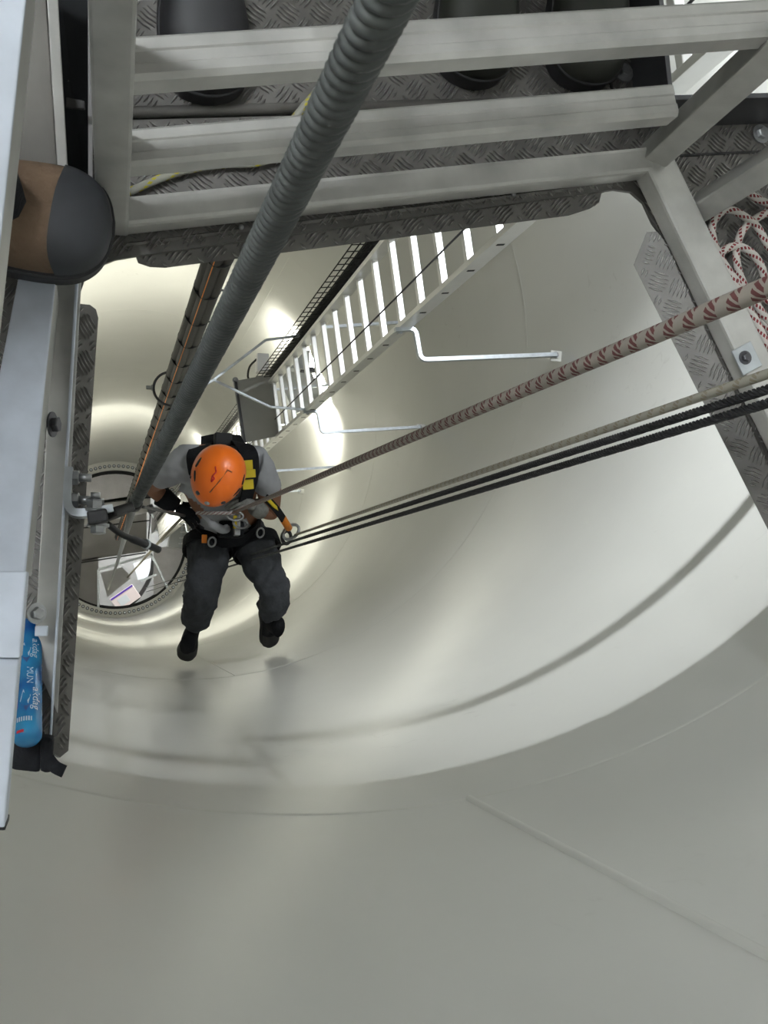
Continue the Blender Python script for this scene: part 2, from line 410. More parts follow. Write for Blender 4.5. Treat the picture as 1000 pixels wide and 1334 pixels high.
# fold-down lips round the hatch
def lip(T0, T1, key, outline):
    """flat plate through fold points T0,T1 and key (each px,py,d); outline in pixels lies on that plane"""
    a, b, k = at(*T0), at(*T1), at(*key); nrm = (b-a).cross(k-a).normalized()
    if nrm.z < 0: nrm = -nrm
    poly = []
    for px, py in outline:
        v = at(px, py, 1)-CAM; poly.append(CAM+v*((a-CAM).dot(nrm)/v.dot(nrm)))
    o = one('sweep', poly, -nrm*.004).build('hatch_lip', 'tread_plate', floor, tri=True)
    ex = (b-a).normalized(); ey = nrm.cross(ex)
    P2 = [((p-a).dot(ex), (p-a).dot(ey)) for p in poly]
    mb = MB(); tread_bars(mb, lambda c: inpoly(P2, (c-a).dot(ex), (c-a).dot(ey)), poly, ex, ey, nrm)
    tag(mb.build('tread_bars', 'tread_bar', o), kind='stuff'); return o
lip((160, 318, 1.098), (820, 236, 1.098), (480, 315, 1.12), [(158, 318), (176, 332), (180, 343), (195, 348), (215, 349), (480, 315), (740, 281), (768, 272), (780, 264), (783, 252), (815, 240), (825, 234)])
lip((866, 296, 1.098), (1080, 745, 1.098), (915, 522, 1.125), [(850, 302), (842, 302), (825, 345), (1000, 690), (1060, 808), (1082, 748), (1000, 575), (915, 398), (870, 300)])
lip((98, 395, 1.098), (72, 975, 1.098), (108, 690, 1.118), [(96, 395), (117, 397), (125, 403), (128, 414), (89, 978), (78, 987), (68, 980)])
# dark kick plates round the ladder opening
for a, b in ((opA, opA+(opRim-opA)*.96), (opA, opA+(opTop-opA)*.9)):
    a = Vector((*a, .038)); b = Vector((*b, .038))
    one('beam', a, b, .006, .076).build('kick_plate', 'dark_steel', floor)
# joint lines on the plate, made as thin laid-on strips of sealant
for pts in ([(862, 184), (880, 203), (1040, 195)], [(787, 60), (798, 121)]):
    mb = MB()
    for p, q in zip(pts, pts[1:]): mb.beam(at(*p, 1.0985), at(*q, 1.0985), .003, .002)
    mb.build('joint_strip', 'gap_black', floor)
def hexbolt(name, c, axis, r, h, m, parent, washer=1.6, shank=0):
    axis = Vector(axis).normalized(); mb = MB()
    mb.lathe([(r*washer, 0), (r*washer, h*.25)], c, axis, 18, False)
    mb.lathe([(r, h*.25), (r, h*.9), (r*.85, h)], c, axis, 6, False)
    if shank: mb.lathe([(r*.55, h), (r*.55, h+shank)], c, axis, 10)
    return mb.build(name, m, parent)
for p in ((893, 178), (990, 175), (812, 95)): hexbolt('floor_bolt', at(*p, 1.099), (0, 0, 1), .008, .009, 'steel', floor)
for p in ((314, 296), (668, 253)): one('lathe', [(.003, 0), (.003, .003)], at(*p, 1.098), (0, -.3, 1), 10).build('rivet', 'steel', floor)

# ------------------------------------------------------------------ guard rails
gr = empty('guard_rail', at(146, 290, 1.1), 'aluminium guard rail with two bars behind the hatch', 'railing', 'hatch guard rails')
def ext(a, b, k): return a+(b-a)*k
pl0, pl1 = at(147, 288, 1.095), at(147, 0, .70)
one('beam', pl0, ext(pl0, pl1, 2.2), .033, .033, (0, 1, 0)).build('post', 'alu', gr, .003)
one('beam', at(150, 283, 1.08), at(842, 213, 1.08), .032, .032).build('base_bar', 'alu', gr, .005)
def rail_bar(a, b):
    """extruded rail: flat top with a shallow groove, chamfered front"""
    a = Vector(a); b = Vector(b); t = (b-a).normalized(); sd = Vector((-t.y, t.x, 0)).normalized(); u = t.cross(sd)
    if u.z < 0: u = -u
    pr = [(-.018, -.013), (.018, -.013), (.018, .010), (.015, .013), (.006, .013), (.0045, .0115), (-.0045, .0115), (-.006, .013), (-.0135, .013), (-.018, .009)]
    mb = MB(); mb.sweep([a+sd*x+u*y for x, y in pr], b-a); return mb.build('rail', 'alu', gr)
r2a, r2b = at(158, 200, .94), at(872, 136, .937)
r1a, r1b = at(163, 86, .79), at(1000, 30, .775)
rail_bar(r2a, r2b)
rail_bar(r1a, ext(r1a, r1b, 1.02))
pr0, pr1 = at(846, 208, 1.09), at(1000, 66, .80)
one('beam', pr0, ext(pr0, pr1, 2.2), .032, .03, (.25, 1, 0)).build('post', 'alu', gr, .003)
g2 = empty('guard_rail', at(850, 205, 1.1), 'thick aluminium base bar with an upright beside the coiled rope', 'railing', 'hatch guard rails')
one('beam', at(842, 198, 1.08), at(1032, 590, 1.08), .045, .03).build('base_bar', 'alu', g2, .004)
c0, c1 = at(912, 270, 1.085), at(1000, 215, .965)
one('beam', c0, ext(c0, c1, 3), .03, .03, (.5, .8, 0)).build('post', 'alu', g2, .003)
mb = MB(); bt = (at(1010, 545, 1.08)-at(842, 198, 1.08)).normalized(); pc = at(972, 467, 1.062)
mb.box(pc, (.017, .016, .0015), (bt, Vector((-bt.y, bt.x, 0)), Vector((0, 0, 1)))); bp_ = mb.build('bolt_plate', 'galv', g2, .001)
hexbolt('bolt', at(970, 466, 1.0605), (0, 0, 1), .0055, .006, 'dark_steel', bp_)

# ------------------------------------------------------------------ beams on the left
ch = empty('channel_beam', at(60, 560, 1.1), 'aluminium channel beam with painted bluish sheen along the left side of the hatch', 'beam')
def quadbeam(p, th):
    """top face from 4 (px,py,d), pushed straight down"""
    P = [at(*q) for q in p]; mb = MB(); mb.hexa([v-Vector((0, 0, th)) for v in P]+P); return mb
quadbeam([(24, 360, 1.0), (-52, 748, .90), (33, 748, .90), (73, 360, 1.0)], .006).build('top_flange', 'alu_blue_sheen', ch, .0015)
quadbeam([(68, 360, 1.005), (28, 748, .905), (33, 748, .905), (73, 360, 1.005)], .085).build('web', 'alu', ch, .0012)
quadbeam([(73, 330, 1.09), (44, 860, 1.09), (75, 930, 1.09), (108, 330, 1.09)], .004).build('bottom_flange', 'alu', ch, .001)
quadbeam([(100, 330, 1.07), (64, 960, 1.07), (67, 960, 1.07), (104, 330, 1.07)], .018).build('edge_lip', 'alu_blue_sheen', ch, .001)
hexbolt('bolt', at(67, 553, 1.045), (1, 0, .35), .008, .008, 'dark_steel', ch)
hexbolt('bolt', at(47, 799, 1.05), (.6, 0, 1), .0065, .007, 'steel', ch)
mb = MB(); mb.box(at(54, 822, 1.06), (.006, .005, .006)); mb.build('clip', 'alu_blue_sheen', ch, .001)
c2 = empty('channel_beam', at(60, 120, 1.1), 'grey channel beam with its web painted as shaded, running up beside the black case', 'beam')
quadbeam([(30, -60, .93), (10, 300, 1.03), (80, 300, 1.03), (56, -60, .93)], .005).build('web', 'alu_shaded', c2, .001)
quadbeam([(57, -60, .915), (80, 300, 1.015), (93, 300, 1.015), (72, -60, .915)], .06).build('side_flange', 'alu', c2, .0015)
c3 = empty('leaning_ladder', at(-10, 900, .95), 'pale aluminium ladder side with a black foot cap at the lower left edge', 'ladder')
quadbeam([(-60, 744, .80), (-60, 857, .78), (26, 857, .78), (35, 744, .80)], .028).build('upper_sleeve', 'alu_blue_sheen', c3, .0012)
quadbeam([(-75, 857, .785), (-75, 1078, .74), (6, 1078, .74), (25, 857, .785)], .026).build('leg_tube', 'alu_blue_sheen', c3, .0012)
quadbeam([(-75, 1074, .745), (-75, 1084, .745), (7, 1082, .745), (8, 1072, .745)], .03).build('foot_cap', 'black_rubber', c3, .001)
c4 = empty('ladder_stile', at(0, 100, .8), 'shiny aluminium stile close to the camera at the upper left edge', 'ladder stile')
quadbeam([(-90, -60, .55), (-130, 420, .62), (-11, 420, .62), (40, -60, .55)], .004).build('face', 'alu_blue_sheen', c4, .001)
quadbeam([(36, -60, .552), (-15, 420, .622), (-11, 420, .622), (40, -60, .552)], .05).build('flange', 'alu', c4, .001)
quadbeam([(-90, -60, .552), (-130, 420, .622), (-126, 420, .622), (-86, -60, .552)], .05).build('flange', 'alu', c4, .001)
# black case between channel and guard-rail post
bc = empty('equipment_case', at(100, 150, 1.1), 'tall black case wedged between the left beam and the post', 'case')
quadbeam([(66, -80, .99), (84, 262, 1.06), (120, 290, 1.06), (118, -80, .99)], .03).build('shell', 'black_matte', bc, .002)
quadbeam([(86, 126, 1.0), (85, 139, 1.003), (111, 142, 1.003), (110, 131, 1.0)], .004).build('handle_strip', 'cable_black', bc, .001)
quadbeam([(114, -80, .985), (115, 300, 1.06), (121, 300, 1.06), (121, -80, .985)], .03).build('edge_trim', 'panel_dark', bc, .001)

# ------------------------------------------------------------------ tower ladder
RD = Vector((-.0555, .392, 0)).normalized(); RN = Vector((RD.y, -RD.x, 0))      # rung direction, towards wall
SR = Vector((.876, -.082, 0)); RL = .41; SL = SR+RD*RL
lad = empty('tower_ladder', (SR.x, SR.y, -20.6), 'long aluminium ladder running down the tower wall', 'ladder')
zt, zb = .9, -20.6
for S in (SR, SL):
    mb = MB(); mb.box((S.x, S.y, (zt+zb)/2), (.011, .033, (zt-zb)/2), (RD, RN, Vector((0, 0, 1))))
    mb.build('stringer', 'alu_ladder', lad, .002)
z0 = 1.1-3.066
rung_me = None; k = 0
kk = range(-int((zt-z0)/.28), int((z0-zb)/.28)+1)
for k in kk:
    z = z0-.28*k
    if rung_me is None:
        mb = MB(); mb.box((0, 0, 0), (RL/2-.008, .015, .014), (RD, RN, Vector((0, 0, 1)))); rung_me = mb.mesh('rung', .003); 
    c = (SR+SL)/2; link('rung', rung_me, 'alu_ladder', lad, (c.x, c.y, z))
sock_me = None
for k in range(-3, 22):
    z = z0-.28*k
    if sock_me is None:
        mb = MB(); mb.box((0, 0, 0), (.0008, .014, .007), (RD, RN, Vector((0, 0, 1)))); sock_me = mb.mesh('rung_socket')
    p = SR-RD*.0118; link('rung_socket', sock_me, 'gap_black', lad, (p.x, p.y, z))
# bent wall brackets every two metres
WB = Vector((2.06-.418, 1.14-1.297, 0))
def bracket(d):
    z = 1.1-d
    for s, S in ((1, SR-RD*.012), (-1, SL+RD*.012)):
        if s > 0:
            p0, p1, p2, p3 = [Vector((*at(x, y, 4.17).xy, 0)) for x, y in ((513, 431), (539, 429), (546, 470), (722, 463))]
        else:
            p0 = S-RN*.02; p1 = S+RN*.07; p2 = p1+RD*.10+RN*.02; p3 = p2.copy()
            while p3.length < RW(z)-.06: p3 = p3+RN*.005
        wdir = (p3-p2).normalized()
        up = Vector((0, 0, z)); mb = MB()
        pts = [p0+up, p1+up, p2+up, p3+up]; path = []
        for i, p in enumerate(pts):
            if i in (0, 3): path.append(p)
            else:
                a = (pts[i-1]-p).normalized(); b = (pts[i+1]-p).normalized()
                for t in (0, .25, .5, .75, 1): path.append(p+a*.03*(1-t)**2+b*.03*t**2)
        ribbon(mb, path, [Vector((0, 0, 1))]*len(path), .018, .028)
        br = mb.build('wall_bracket', 'galv', lad)
        hexbolt('bolt', p0+up+wdir*.03, (0, 0, -1), .010, .012, 'steel', br, 1.5, .03)
        e = p3+up; o2 = MB(); o2.beam(e-wdir*.02, Vector((*(p3.normalized()*(RW(z)+.002)).xy, z)), .05, .006); o2.build('lug', 'weld', br)
        hexbolt('bolt', e+Vector((0, 0, .012)), (0, 0, 1), .010, .012, 'steel', br, 1.5)
for d in (2.10, 4.17, 6.2, 8.21, 10.22, 12.23, 14.24, 16.04): bracket(d)
# rest plate on the ladder
rp = empty('rest_plate', at(335, 535, 7.3), 'grey sheet rest plate folded out from the ladder', 'plate')
q = [at(306, 496, 7.3), at(352, 488, 7.3), at(366, 567, 7.3), at(318, 577, 7.3)]
mb = MB(); mb.sweep(q, (0, 0, -.006)); mb.build('sheet', 'platform_sheet', rp)
mb = MB(); mb.beam(q[0], q[3], .02, .05); mb.build('edge_angle', 'dark_steel', rp)
hexbolt('bolt', q[0]+Vector((0, 0, .02)), (0, 0, 1), .014, .02, 'steel', rp)
# fall-arrest wire behind the rungs
fw = at(599, 304, 3.35); mb = MB(); mb.tube([(fw.x, fw.y, .6), (fw.x, fw.y, -20.6)], .004, 8)
tag(mb.build('safety_wire', 'dark_steel'), 'thin dark safety wire running down behind the ladder rungs', 'wire')
# wire-mesh cable tray beside the ladder
tr = SL+RD*.08-RN*.02; ct = empty('cable_tray', (tr.x, tr.y, -20.6), 'black wire mesh cable tray along the left side of the ladder', 'cable tray')
mb = MB(); prof = [tr+RD*a+RN*b for a, b in ((-.035, -.04), (-.035, 0), (-.035, .04), (0, .04), (.035, .04), (.035, 0), (.035, -.04))]
for i in (0, 1, 2, 3, 4, 5, 6):
    mb.tube([(prof[i].x, prof[i].y, .2), (prof[i].x, prof[i].y, -20.6)], .0035, 5)
mb.build('long_wires', 'cable_black', ct)
mb = MB(); z = .2
while z > -12:
    P = [Vector((p.x, p.y, z)) for p in prof]
    for a, b in ((0, 2), (2, 4), (4, 6)): mb.tube([P[a], P[b]], .003, 4, False)
    z -= .10
tag(mb.build('cross_wires', 'cable_black', ct), kind='stuff')
for i, (a, b, r) in enumerate(((0, .022, .010), (.020, .026, .007), (-.020, .026, .008))):
    q = tr+RD*a+RN*b; mb = MB(); mb.tube([(q.x, q.y, .25), (q.x, q.y, -20.6)], r, 8)
    tag(mb.build('power_cable', 'cable_black'), ('thickest black cable in the middle of the mesh tray', 'thin black cable on the far side of the mesh tray', 'black cable on the ladder side of the mesh tray')[i], 'cable', 'cables in the tray')
# junction boxes near the ladder
jb = empty('junction_box', at(338, 474, 7.6), 'small white junction box beside the mesh tray', 'box')
mb = MB(); mb.box(at(341, 474, 7.6), (.045, .07, .06)); mb.build('shell', 'white_box', jb, .004)
cpts = smooth_path([at(334, 468, 7.6), at(325, 478, 7.6), at(323, 492, 7.65), at(330, 497, 7.7)], 5)
one('tube', cpts, .008, 8).build('cable_loop', 'cable_black', jb)
jb = empty('junction_box', at(395, 470, 8.0), 'grey junction box seen through the ladder rungs', 'box')
mb = MB(); mb.box(at(386, 470, 8.15), (.10, .08, .07)); mb.build('shell', 'grey_box', jb, .004)
mb = MB(); mb.box(at(402, 482, 8.15), (.07, .02, .03)); mb.build('terminal_rail', 'dark_steel', jb, .002)

# ------------------------------------------------------------------ hanging cable bundle with guide ring
cb = empty('cable_bundle', (0, 0, -21), 'black bundle of power cables with an orange line hanging down the middle', 'cable bundle')
bz0, bz1 = -.3, -20.6
for i in range(5):
    a0 = 2*PI*i/5+.4; pts = []
    for k in range(61):
        t = k/60; a = a0+t*1.2; pts.append((.030*math.cos(a), .030*math.sin(a), lerp(bz0, bz1, t)))
    one('tube', pts, .028, 10).build('cable', 'cable_black', cb)
pts = []
oa = math.radians(-118)
for k in range(61): t = k/60; pts.append((.052*math.cos(oa+t*.3), .052*math.sin(oa+t*.3), lerp(bz0, bz1, t)))
one('tube', pts, .0052, 8).build('orange_line', 'orange', cb)
tie_me = None; z = -.9
while z > -18:
    if tie_me is None:
        mb = MB(); n = 18; mb.lathe([(.0565, -.003), (.0585, -.003), (.0585, .003), (.0565, .003)], n=n); mb.box((.061, .0, 0), (.006, .004, .004)); tie_me = mb.mesh('cable_tie')
    o = link('cable_tie', tie_me, 'black_rubber', cb, (0, 0, z)); o.rotation_euler.z = random.uniform(-.6, .6)
    z -= .42
rg = empty('guide_ring', (0, 0, 1.1-6.2), 'dark guide ring around the hanging cables on a forked arm', 'ring')
zr = 1.1-6.2
one('tube', [(.105*math.cos(a), .105*math.sin(a), zr) for a in [2*PI*k/36 for k in range(37)]], .008, 8, False).build('hoop', 'dark_steel', rg)
for s in (-1, 1): hexbolt('bolt', (s*.11, 0, zr), (s, 0, 0), .014, .04, 'steel', rg, 1.3)
nd = at(278, 495, 6.2); arm1 = at(346, 443, 6.2); arm2 = at(352, 530, 6.2)
for pts in ([Vector((.15, 0, zr)), nd], [nd, arm1, at(392, 437, 6.2)], [nd, arm2, at(402, 534, 6.2)]):
    mb = MB()
    for a, b in zip(pts, pts[1:]): mb.beam(a, b, .016, .016)
    mb.build('arm', 'galv', rg, .003)

# ------------------------------------------------------------------ flange, lower platform
fl = empty('trim_1', (0, 0, -21.1), 'bolted flange ring at the foot of the tower section', kind='structure')
zf = 1.1-22.2; mb = MB(); n = 160; Rw = RW(zf)
pr = [(1.50, -.12), (1.50, 0), (Rw+.01, 0), (Rw+.01, -.12)]
vs = [(r*math.cos(2*PI*k/n), r*math.sin(2*PI*k/n), zf+h) for r, h in pr for k in range(n)]
mb.add(vs, [(i*n+k, i*n+(k+1) % n, (i+1)*n+(k+1) % n, (i+1)*n+k) for i in range(3) for k in range(n)])
mb.build('flange_ring', 'weld', fl)
fb = None
for k in range(102):
    if fb is None:
        mb = MB(); mb.lathe([(.036, 0), (.036, .012)], n=14, smooth=False); fb = mb.mesh('washer'); fb.materials.append(MAT['dark_steel'])
        mb = MB(); mb.lathe([(.022, .012), (.022, .05), (.018, .055)], n=6, smooth=False); fn_ = mb.mesh('nut'); fn_.materials.append(MAT['galv'])
    a = 2*PI*(k+.5)/102; o = link('washer', fb, None, fl, (1.585*math.cos(a), 1.585*math.sin(a), zf))
    o2 = bpy.data.objects.new('nut', fn_); COL.objects.link(o2); o2.parent = o
zl = 1.1-22.6; DL = 22.6
low = empty('floor_lower', (0, 0, zl), 'lower platform of grey panels inside the bottom flange', kind='structure')
def lowpoly(pts): return [tuple(at(x, y, DL).xy) for x, y in pts]
def clip(poly, R=1.50):
    return [tuple(Vector(p)*(R/max(R, Vector(p).length))) for p in poly]
def arcpts(a, b, n=10, R=1.46):
    a0 = ang(a); a1 = ang(b)
    while a1 < a0: a1 += 2*PI
    return [(R*math.cos(lerp(a0, a1, k/n)), R*math.sin(lerp(a0, a1, k/n))) for k in range(n+1)]
def lowpanel(poly, m, dz=0, name='panel'):
    return one('prism', poly, zl-.02+dz, zl+dz).build(name, m, low, tri=True)
def strip(y0l, y0r, y1l, y1r, xl=60, xr=262):
    """panel between two image lines, trimmed to the disc"""
    a, b, c, d = [Vector(p) for p in lowpoly([(xl, y0l), (xr, y0r), (xr, y1r), (xl, y1l)])]
    P = []
    for s, e in ((a, b), (b, c), (c, d), (d, a)):
        for k in range(16): q = s+(e-s)*(k/16); P.append(q*min(1, 1.46/max(q.length, 1e-6)))
    out = []
    for q in P:
        if not out or (q-Vector(out[-1])).length > .012: out.append(tuple(q))
    return out
lowpanel(strip(590, 590, 661.5, 641), 'low_sheet')
lowpanel(strip(663, 642.5, 693, 666.5, xr=196), 'panel')
lowpanel(strip(694.5, 668, 738, 718, xr=191), 'panel_dark')
lowpanel(strip(740, 725, 815, 815, xr=128), 'panel_dark')
lowpanel(strip(663, 640, 695, 668, xl=197), 'low_sheet')
lowpanel(strip(716, 700, 775, 772, xl=200), 'low_sheet', -.01)
for a, b in (((88, 659), (246, 643)), ((88, 690), (195, 678)), ((86, 736), (190, 720)), ((196, 668), (192, 718))):
    one('beam', at(*a, DL-.01), at(*b, DL-.01), .028, .02).build('gap_shade_strip', 'gap_black', low)  # dark strips laid over the panel gaps, standing in for shade
mb = MB(); n = 96; vs = [(r_*math.cos(2*PI*k/n), r_*math.sin(2*PI*k/n), zl-.05) for r_ in (1.44, 1.66) for k in range(n)]
mb.add(vs, [(k, (k+1) % n, n+(k+1) % n, n+k) for k in range(n)]); mb.build('gap_shade_ring', 'gap_black', low)  # added black ring that paints the gap at the flange dark
mb = MB()
for a, b in (((128, 742), (198, 722)), ((128, 742), (128, 796)), ((197, 722), (220, 770)), ((183, 757), (205, 748))):
    mb = MB(); mb.beam(at(*a, DL-.02), at(*b, DL-.02), .05, .07); mb.build('hatch_frame', 'galv', low, .004)
for pts, m_, nm in (([(131, 746), (160, 738), (172, 752), (140, 778)], 'panel', 'hatch_lid'),):
    q = lowpoly(pts); lowpanel(q, m_, -.35, nm)
# things down there
def lowbox(name, label, cat, px, py, h, m, d=DL, rz=0, zoff=0, group=None, parts=()):
    c = at(px, py, d); z = 1.1-d
    r = empty(name, (c.x, c.y, z), label, cat, group)
    X = Vector((math.cos(rz), math.sin(rz), 0)); Y = Vector((-X.y, X.x, 0)); A = (X, Y, Vector((0, 0, 1)))
    mb = MB(); mb.box((c.x, c.y, z+h[2]), h, A); mb.build('body', m, r, .012)
    for nm, off, hh, pm in parts:
        mb = MB(); mb.box(Vector((c.x, c.y, z+h[2]))+X*off[0]+Y*off[1]+Vector((0, 0, off[2])), hh, A); mb.build(nm, pm, r, .004)
    return r
lowbox('control_cabinet', 'white cabinet on the lower platform beside the worker', 'cabinet', 230, 667, (.12, .20, .30), 'white_box', rz=-.3, parts=(('lid', (0, 0, .31), (.11, .18, .012), 'grey_box'), ('socket', (-.09, 0, .33), (.02, .06, .03), 'white_box')))
lowbox('control_cabinet', 'grey cabinet on the lower platform left of the white one', 'cabinet', 210, 682, (.10, .2, .25), 'grey_box', rz=-.3, parts=(('lid', (0, 0, .26), (.09, .18, .012), 'panel'),))
lowbox('step_unit', 'perforated pale step at the edge of the lower platform', 'step', 233, 700, (.22, .27, .05), 'white_box', rz=-.15, parts=(('tread', (0, 0, .055), (.2, .25, .01), 'grey_box'),))
lowbox('parcel', 'pale box with a printed panel below the hatch', 'box', 163, 779, (.30, .18, .12), 'pinkish', d=24.0, rz=.62, parts=(('print', (-.06, -.02, .122), (.12, .09, .004), 'grey_box'), ('lid_edge', (0, .15, .122), (.29, .02, .006), 'label_purple')))
lowbox('motor_unit', 'dark motor on the edge of the lower platform opening', 'motor', 196, 664, (.07, .10, .12), 'dark_steel', rz=.4, parts=(('terminal_cover', (.02, .03, .14), (.04, .05, .03), 'black_rubber'), ('pipe', (-.02, -.15, 0), (.02, .06, .02), 'galv')))
lowbox('white_crate', 'white crate standing on the floor under the hatch', 'crate', 188, 742, (.22, .2, .15), 'white_box', d=24.6, rz=.3, parts=(('rim', (0, 0, .15), (.225, .205, .015), 'grey_box'),))
hp = smooth_path([at(200, 725, 23.6), at(196, 750, 23.9), at(180, 778, 24.1), at(160, 793, 24.2)], 6)
tag(one('tube', hp, .05, 10).build('hose', 'cable_black'), 'thick dark hose curving under the hatch', 'hose')
def lowladder():
    r = empty('short_ladder', at(247, 700, 22.5), 'short steel ladder by the worker on the lower platform', 'ladder')
    a, b = at(244, 682, 22.2), at(240, 712, 22.4); X = Vector((.1, 0, 0))
    for s in (-1, 1): one('beam', a+X*s, b+X*s, .03, .03).build('rail', 'galv', r)
    for k in range(4): q = a+(b-a)*((k+.5)/4); one('beam', q-X*1.3, q+X*1.3, .03, .03).build('rung', 'white_box', r)
lowladder()

# ------------------------------------------------------------------ hoist rope and its bracket
def twisted(mb, a, b, R, r, n, lay, seg=6, ppt=12):
    a = Vector(a); b = Vector(b); t = (b-a).normalized(); L = (b-a).length; u = t.orthogonal().normalized(); v = t.cross(u)
    m = int(L/lay*ppt)
    for s in range(n):
        pts = []
        for k in range(m+1):
            z = L*k/m; an = 2*PI*(s/n+z/lay); pts.append(a+t*z+(u*math.cos(an)+v*math.sin(an))*R)
        mb.tube(pts, r, seg, True, False)
h0, h1 = at(176, 655, 1.17), at(503, 0, .214)
hr = empty('hoist_rope', h0, 'thick dark twisted hoist rope crossing in front of the camera', 'rope')
mb = MB(); twisted(mb, h0, ext(h0, h1, 1.45), .0049, .0021, 3, .0145, 8, 16); mb.build('strands', 'wire_rope', hr)
one('tube', [ext(h0, h1, -.02), ext(h0, h1, 1.45)], .0047, 10).build('core', 'cable_black', hr)
mb = MB(); mb.lathe([(.006, 0), (.009, .004), (.009, .02), (.007, .027)], ext(h0, h1, -.022), h1-h0, 14); mb.build('end_sleeve', 'cable_black', hr)
hw = [ext(h0, h1, -.03), at(164, 695, 1.9), at(152, 735, 3.6), at(141, 768, 9.0)]
tag(one('tube', hw, .0052, 8).build('lowering_line', 'thin_wire'), 'grey line running on down from the hoist rope sleeve', 'line')
bk = empty('rope_bracket', at(85, 640, 1.1), 'bent galvanised bracket holding the hoist rope end at the hatch edge', 'bracket')
pth = smooth_path([at(85, 610, 1.07), at(83, 635, 1.07), at(83, 655, 1.07), at(88, 668, 1.07), at(99, 674, 1.07), at(120, 673, 1.07), at(148, 668, 1.07)], 5)
nr = [Vector((.6, .8, 0)) if i > len(pth)*.5 else Vector((1, .1, 0)) for i in range(len(pth))]
nr = []
for i in range(len(pth)):
    t_ = (pth[min(i+1, len(pth)-1)]-pth[max(i-1, 0)]).normalized(); nr.append(Vector((-t_.y, t_.x, 0)))
mb = MB(); ribbon(mb, pth, nr, .034, .008); mb.build('strap', 'galv', bk)
for py in (622, 651): hexbolt('bolt', at(90, py, 1.065), (1, 0, .1), .008, .010, 'steel', bk, 1.4, .012)
hexbolt('bolt', at(124, 664, 1.06), (.0, 1, .25), .009, .012, 'steel', bk, 1.35, .006)
mb = MB(); mb.beam(at(114, 676, 1.06), at(140, 672, 1.06), .013, .03); mb.build('clamp', 'black_rubber', bk, .002)
mb = MB(); mb.beam(at(138, 672, 1.065), at(163, 664, 1.10), .010, .024); mb.build('clamp_jaw', 'cable_black', bk, .002)
hexbolt('lower_nut', at(128, 683, 1.075), (0, -1, .1), .008, .010, 'steel', bk, 1.4)
hpts = smooth_path([at(139, 682, 1.10), at(160, 697, 1.13), at(185, 707, 1.16), at(206, 716, 1.19)], 6)
hs = empty('rubber_hose', hpts[0], 'short black rubber hose hanging below the rope bracket', 'hose')
one('tube', hpts, [.0035]*9+[.0045]*(len(hpts)-9), 10).build('hose_body', 'black_rubber', hs)
one('lathe', [(.006, -.0015), (.006, .0015)], at(190, 709, 1.168), hpts[-1]-hpts[-4], 12).build('clip', 'galv', hs)
tag(one('tube', smooth_path([at(184, 660, 1.22), at(200, 663, 2.0), at(222, 668, 3.4), at(240, 672, 4.72)], 6), [.0022]*6+[.004]*6+[.008]*7, 6).build('sling_line', 'cable_black'), 'thin black line from the rope sleeve to the worker', 'line')

# ------------------------------------------------------------------ ropes to the worker
def rope(name, pts, r, m, label, group=None, n=10):
    return tag(one('tube', pts, r, n).build(name, m), label, 'rope', group)
ra, rb = at(304, 668, 4.52), at(1000, 374, .56)
rope('kernmantle_rope', [lerp(ra, rb, k/40*1.12) for k in range(41)], .0075, 'rope_red_tight', 'taut white rope with red flecks running from the worker to the upper right', 'taut ropes to the right')
ba, bb = at(384, 697, 4.75), at(1000, 487, .88)
mb = MB(); pp = [lerp(ba, bb, k/10*1.1) for k in range(11)]
rope('beige_rope', [lerp(ba, bb, k/20*1.1) for k in range(21)], .0056, 'rope_beige', 'taut beige rope just above the two black ropes', 'taut ropes to the right')
for i, (y1, y0) in enumerate(((507, 766), (525, 771))):
    a, b = at(190, y0, 22.0), at(1000, y1, .86)
    r_ = empty('black_rope', a, ('upper of the two taut black twisted ropes', 'lower of the two taut black twisted ropes')[i], 'rope', 'taut ropes to the right')
    L = (b-a).length; k = 1-2.6/L
    one('tube', [a, lerp(a, b, k)], .0052, 8).build('lower_run', 'wire_rope', r_)
    mb = MB(); twisted(mb, lerp(a, b, k), lerp(a, b, 1+.25/L), .0034, .0024, 4, .03, 5, 8); mb.build('strands', 'black_rubber', r_)
rope('tail_rope', [at(243, 668, 4.75), at(215, 697, 7), at(186, 730, 14), at(166, 752, 21.9)], [.007, .010, .014, .018], 'rope_beige', 'slack beige rope dropping from the worker to the lower platform', n=8)
# coil of rope on the right of the platform
cpx = [(952, 262), (969, 251), (986, 259), (1003, 268), (1030, 290), (1042, 330), (1025, 350), (1003, 325), (986, 296), (972, 284), (954, 274), (941, 275), (929, 288), (927, 303), (931, 321), (939, 338), (952, 358), (964, 373), (979, 397), (991, 415), (1012, 436), (1040, 405), (1034, 300), (1006, 278), (984, 285), (969, 297), (960, 318), (959, 338), (963, 358), (972, 378), (984, 395), (996, 412), (1022, 432), (1050, 390), (1028, 385), (1000, 392), (995, 362), (990, 345), (979, 330), (962, 321), (946, 324), (938, 334), (946, 352), (960, 376), (985, 420), (1000, 450), (1020, 470)]
cp = [at(x, y, 1.088-.004*math.sin(i*.9)-.006*(i/len(cpx))) for i, (x, y) in enumerate(cpx)]
rope('coiled_rope', smooth_path(cp, 7), .0052, 'rope_red', 'white rope with red flecks lying in loops on the platform')
yp = smooth_path([at(168, 250, 1.09), at(200, 236, 1.09), at(240, 222, 1.09), at(290, 214, 1.09), at(340, 211, 1.09), at(385, 190, 1.088), at(378, 165, 1.085), at(395, 140, 1.09), at(420, 110, 1.09), at(450, 60, 1.09)], 7)
rope('cord', yp, .0048, 'rope_yellow', 'thin grey cord with yellow flecks on the platform behind the rails', n=8)

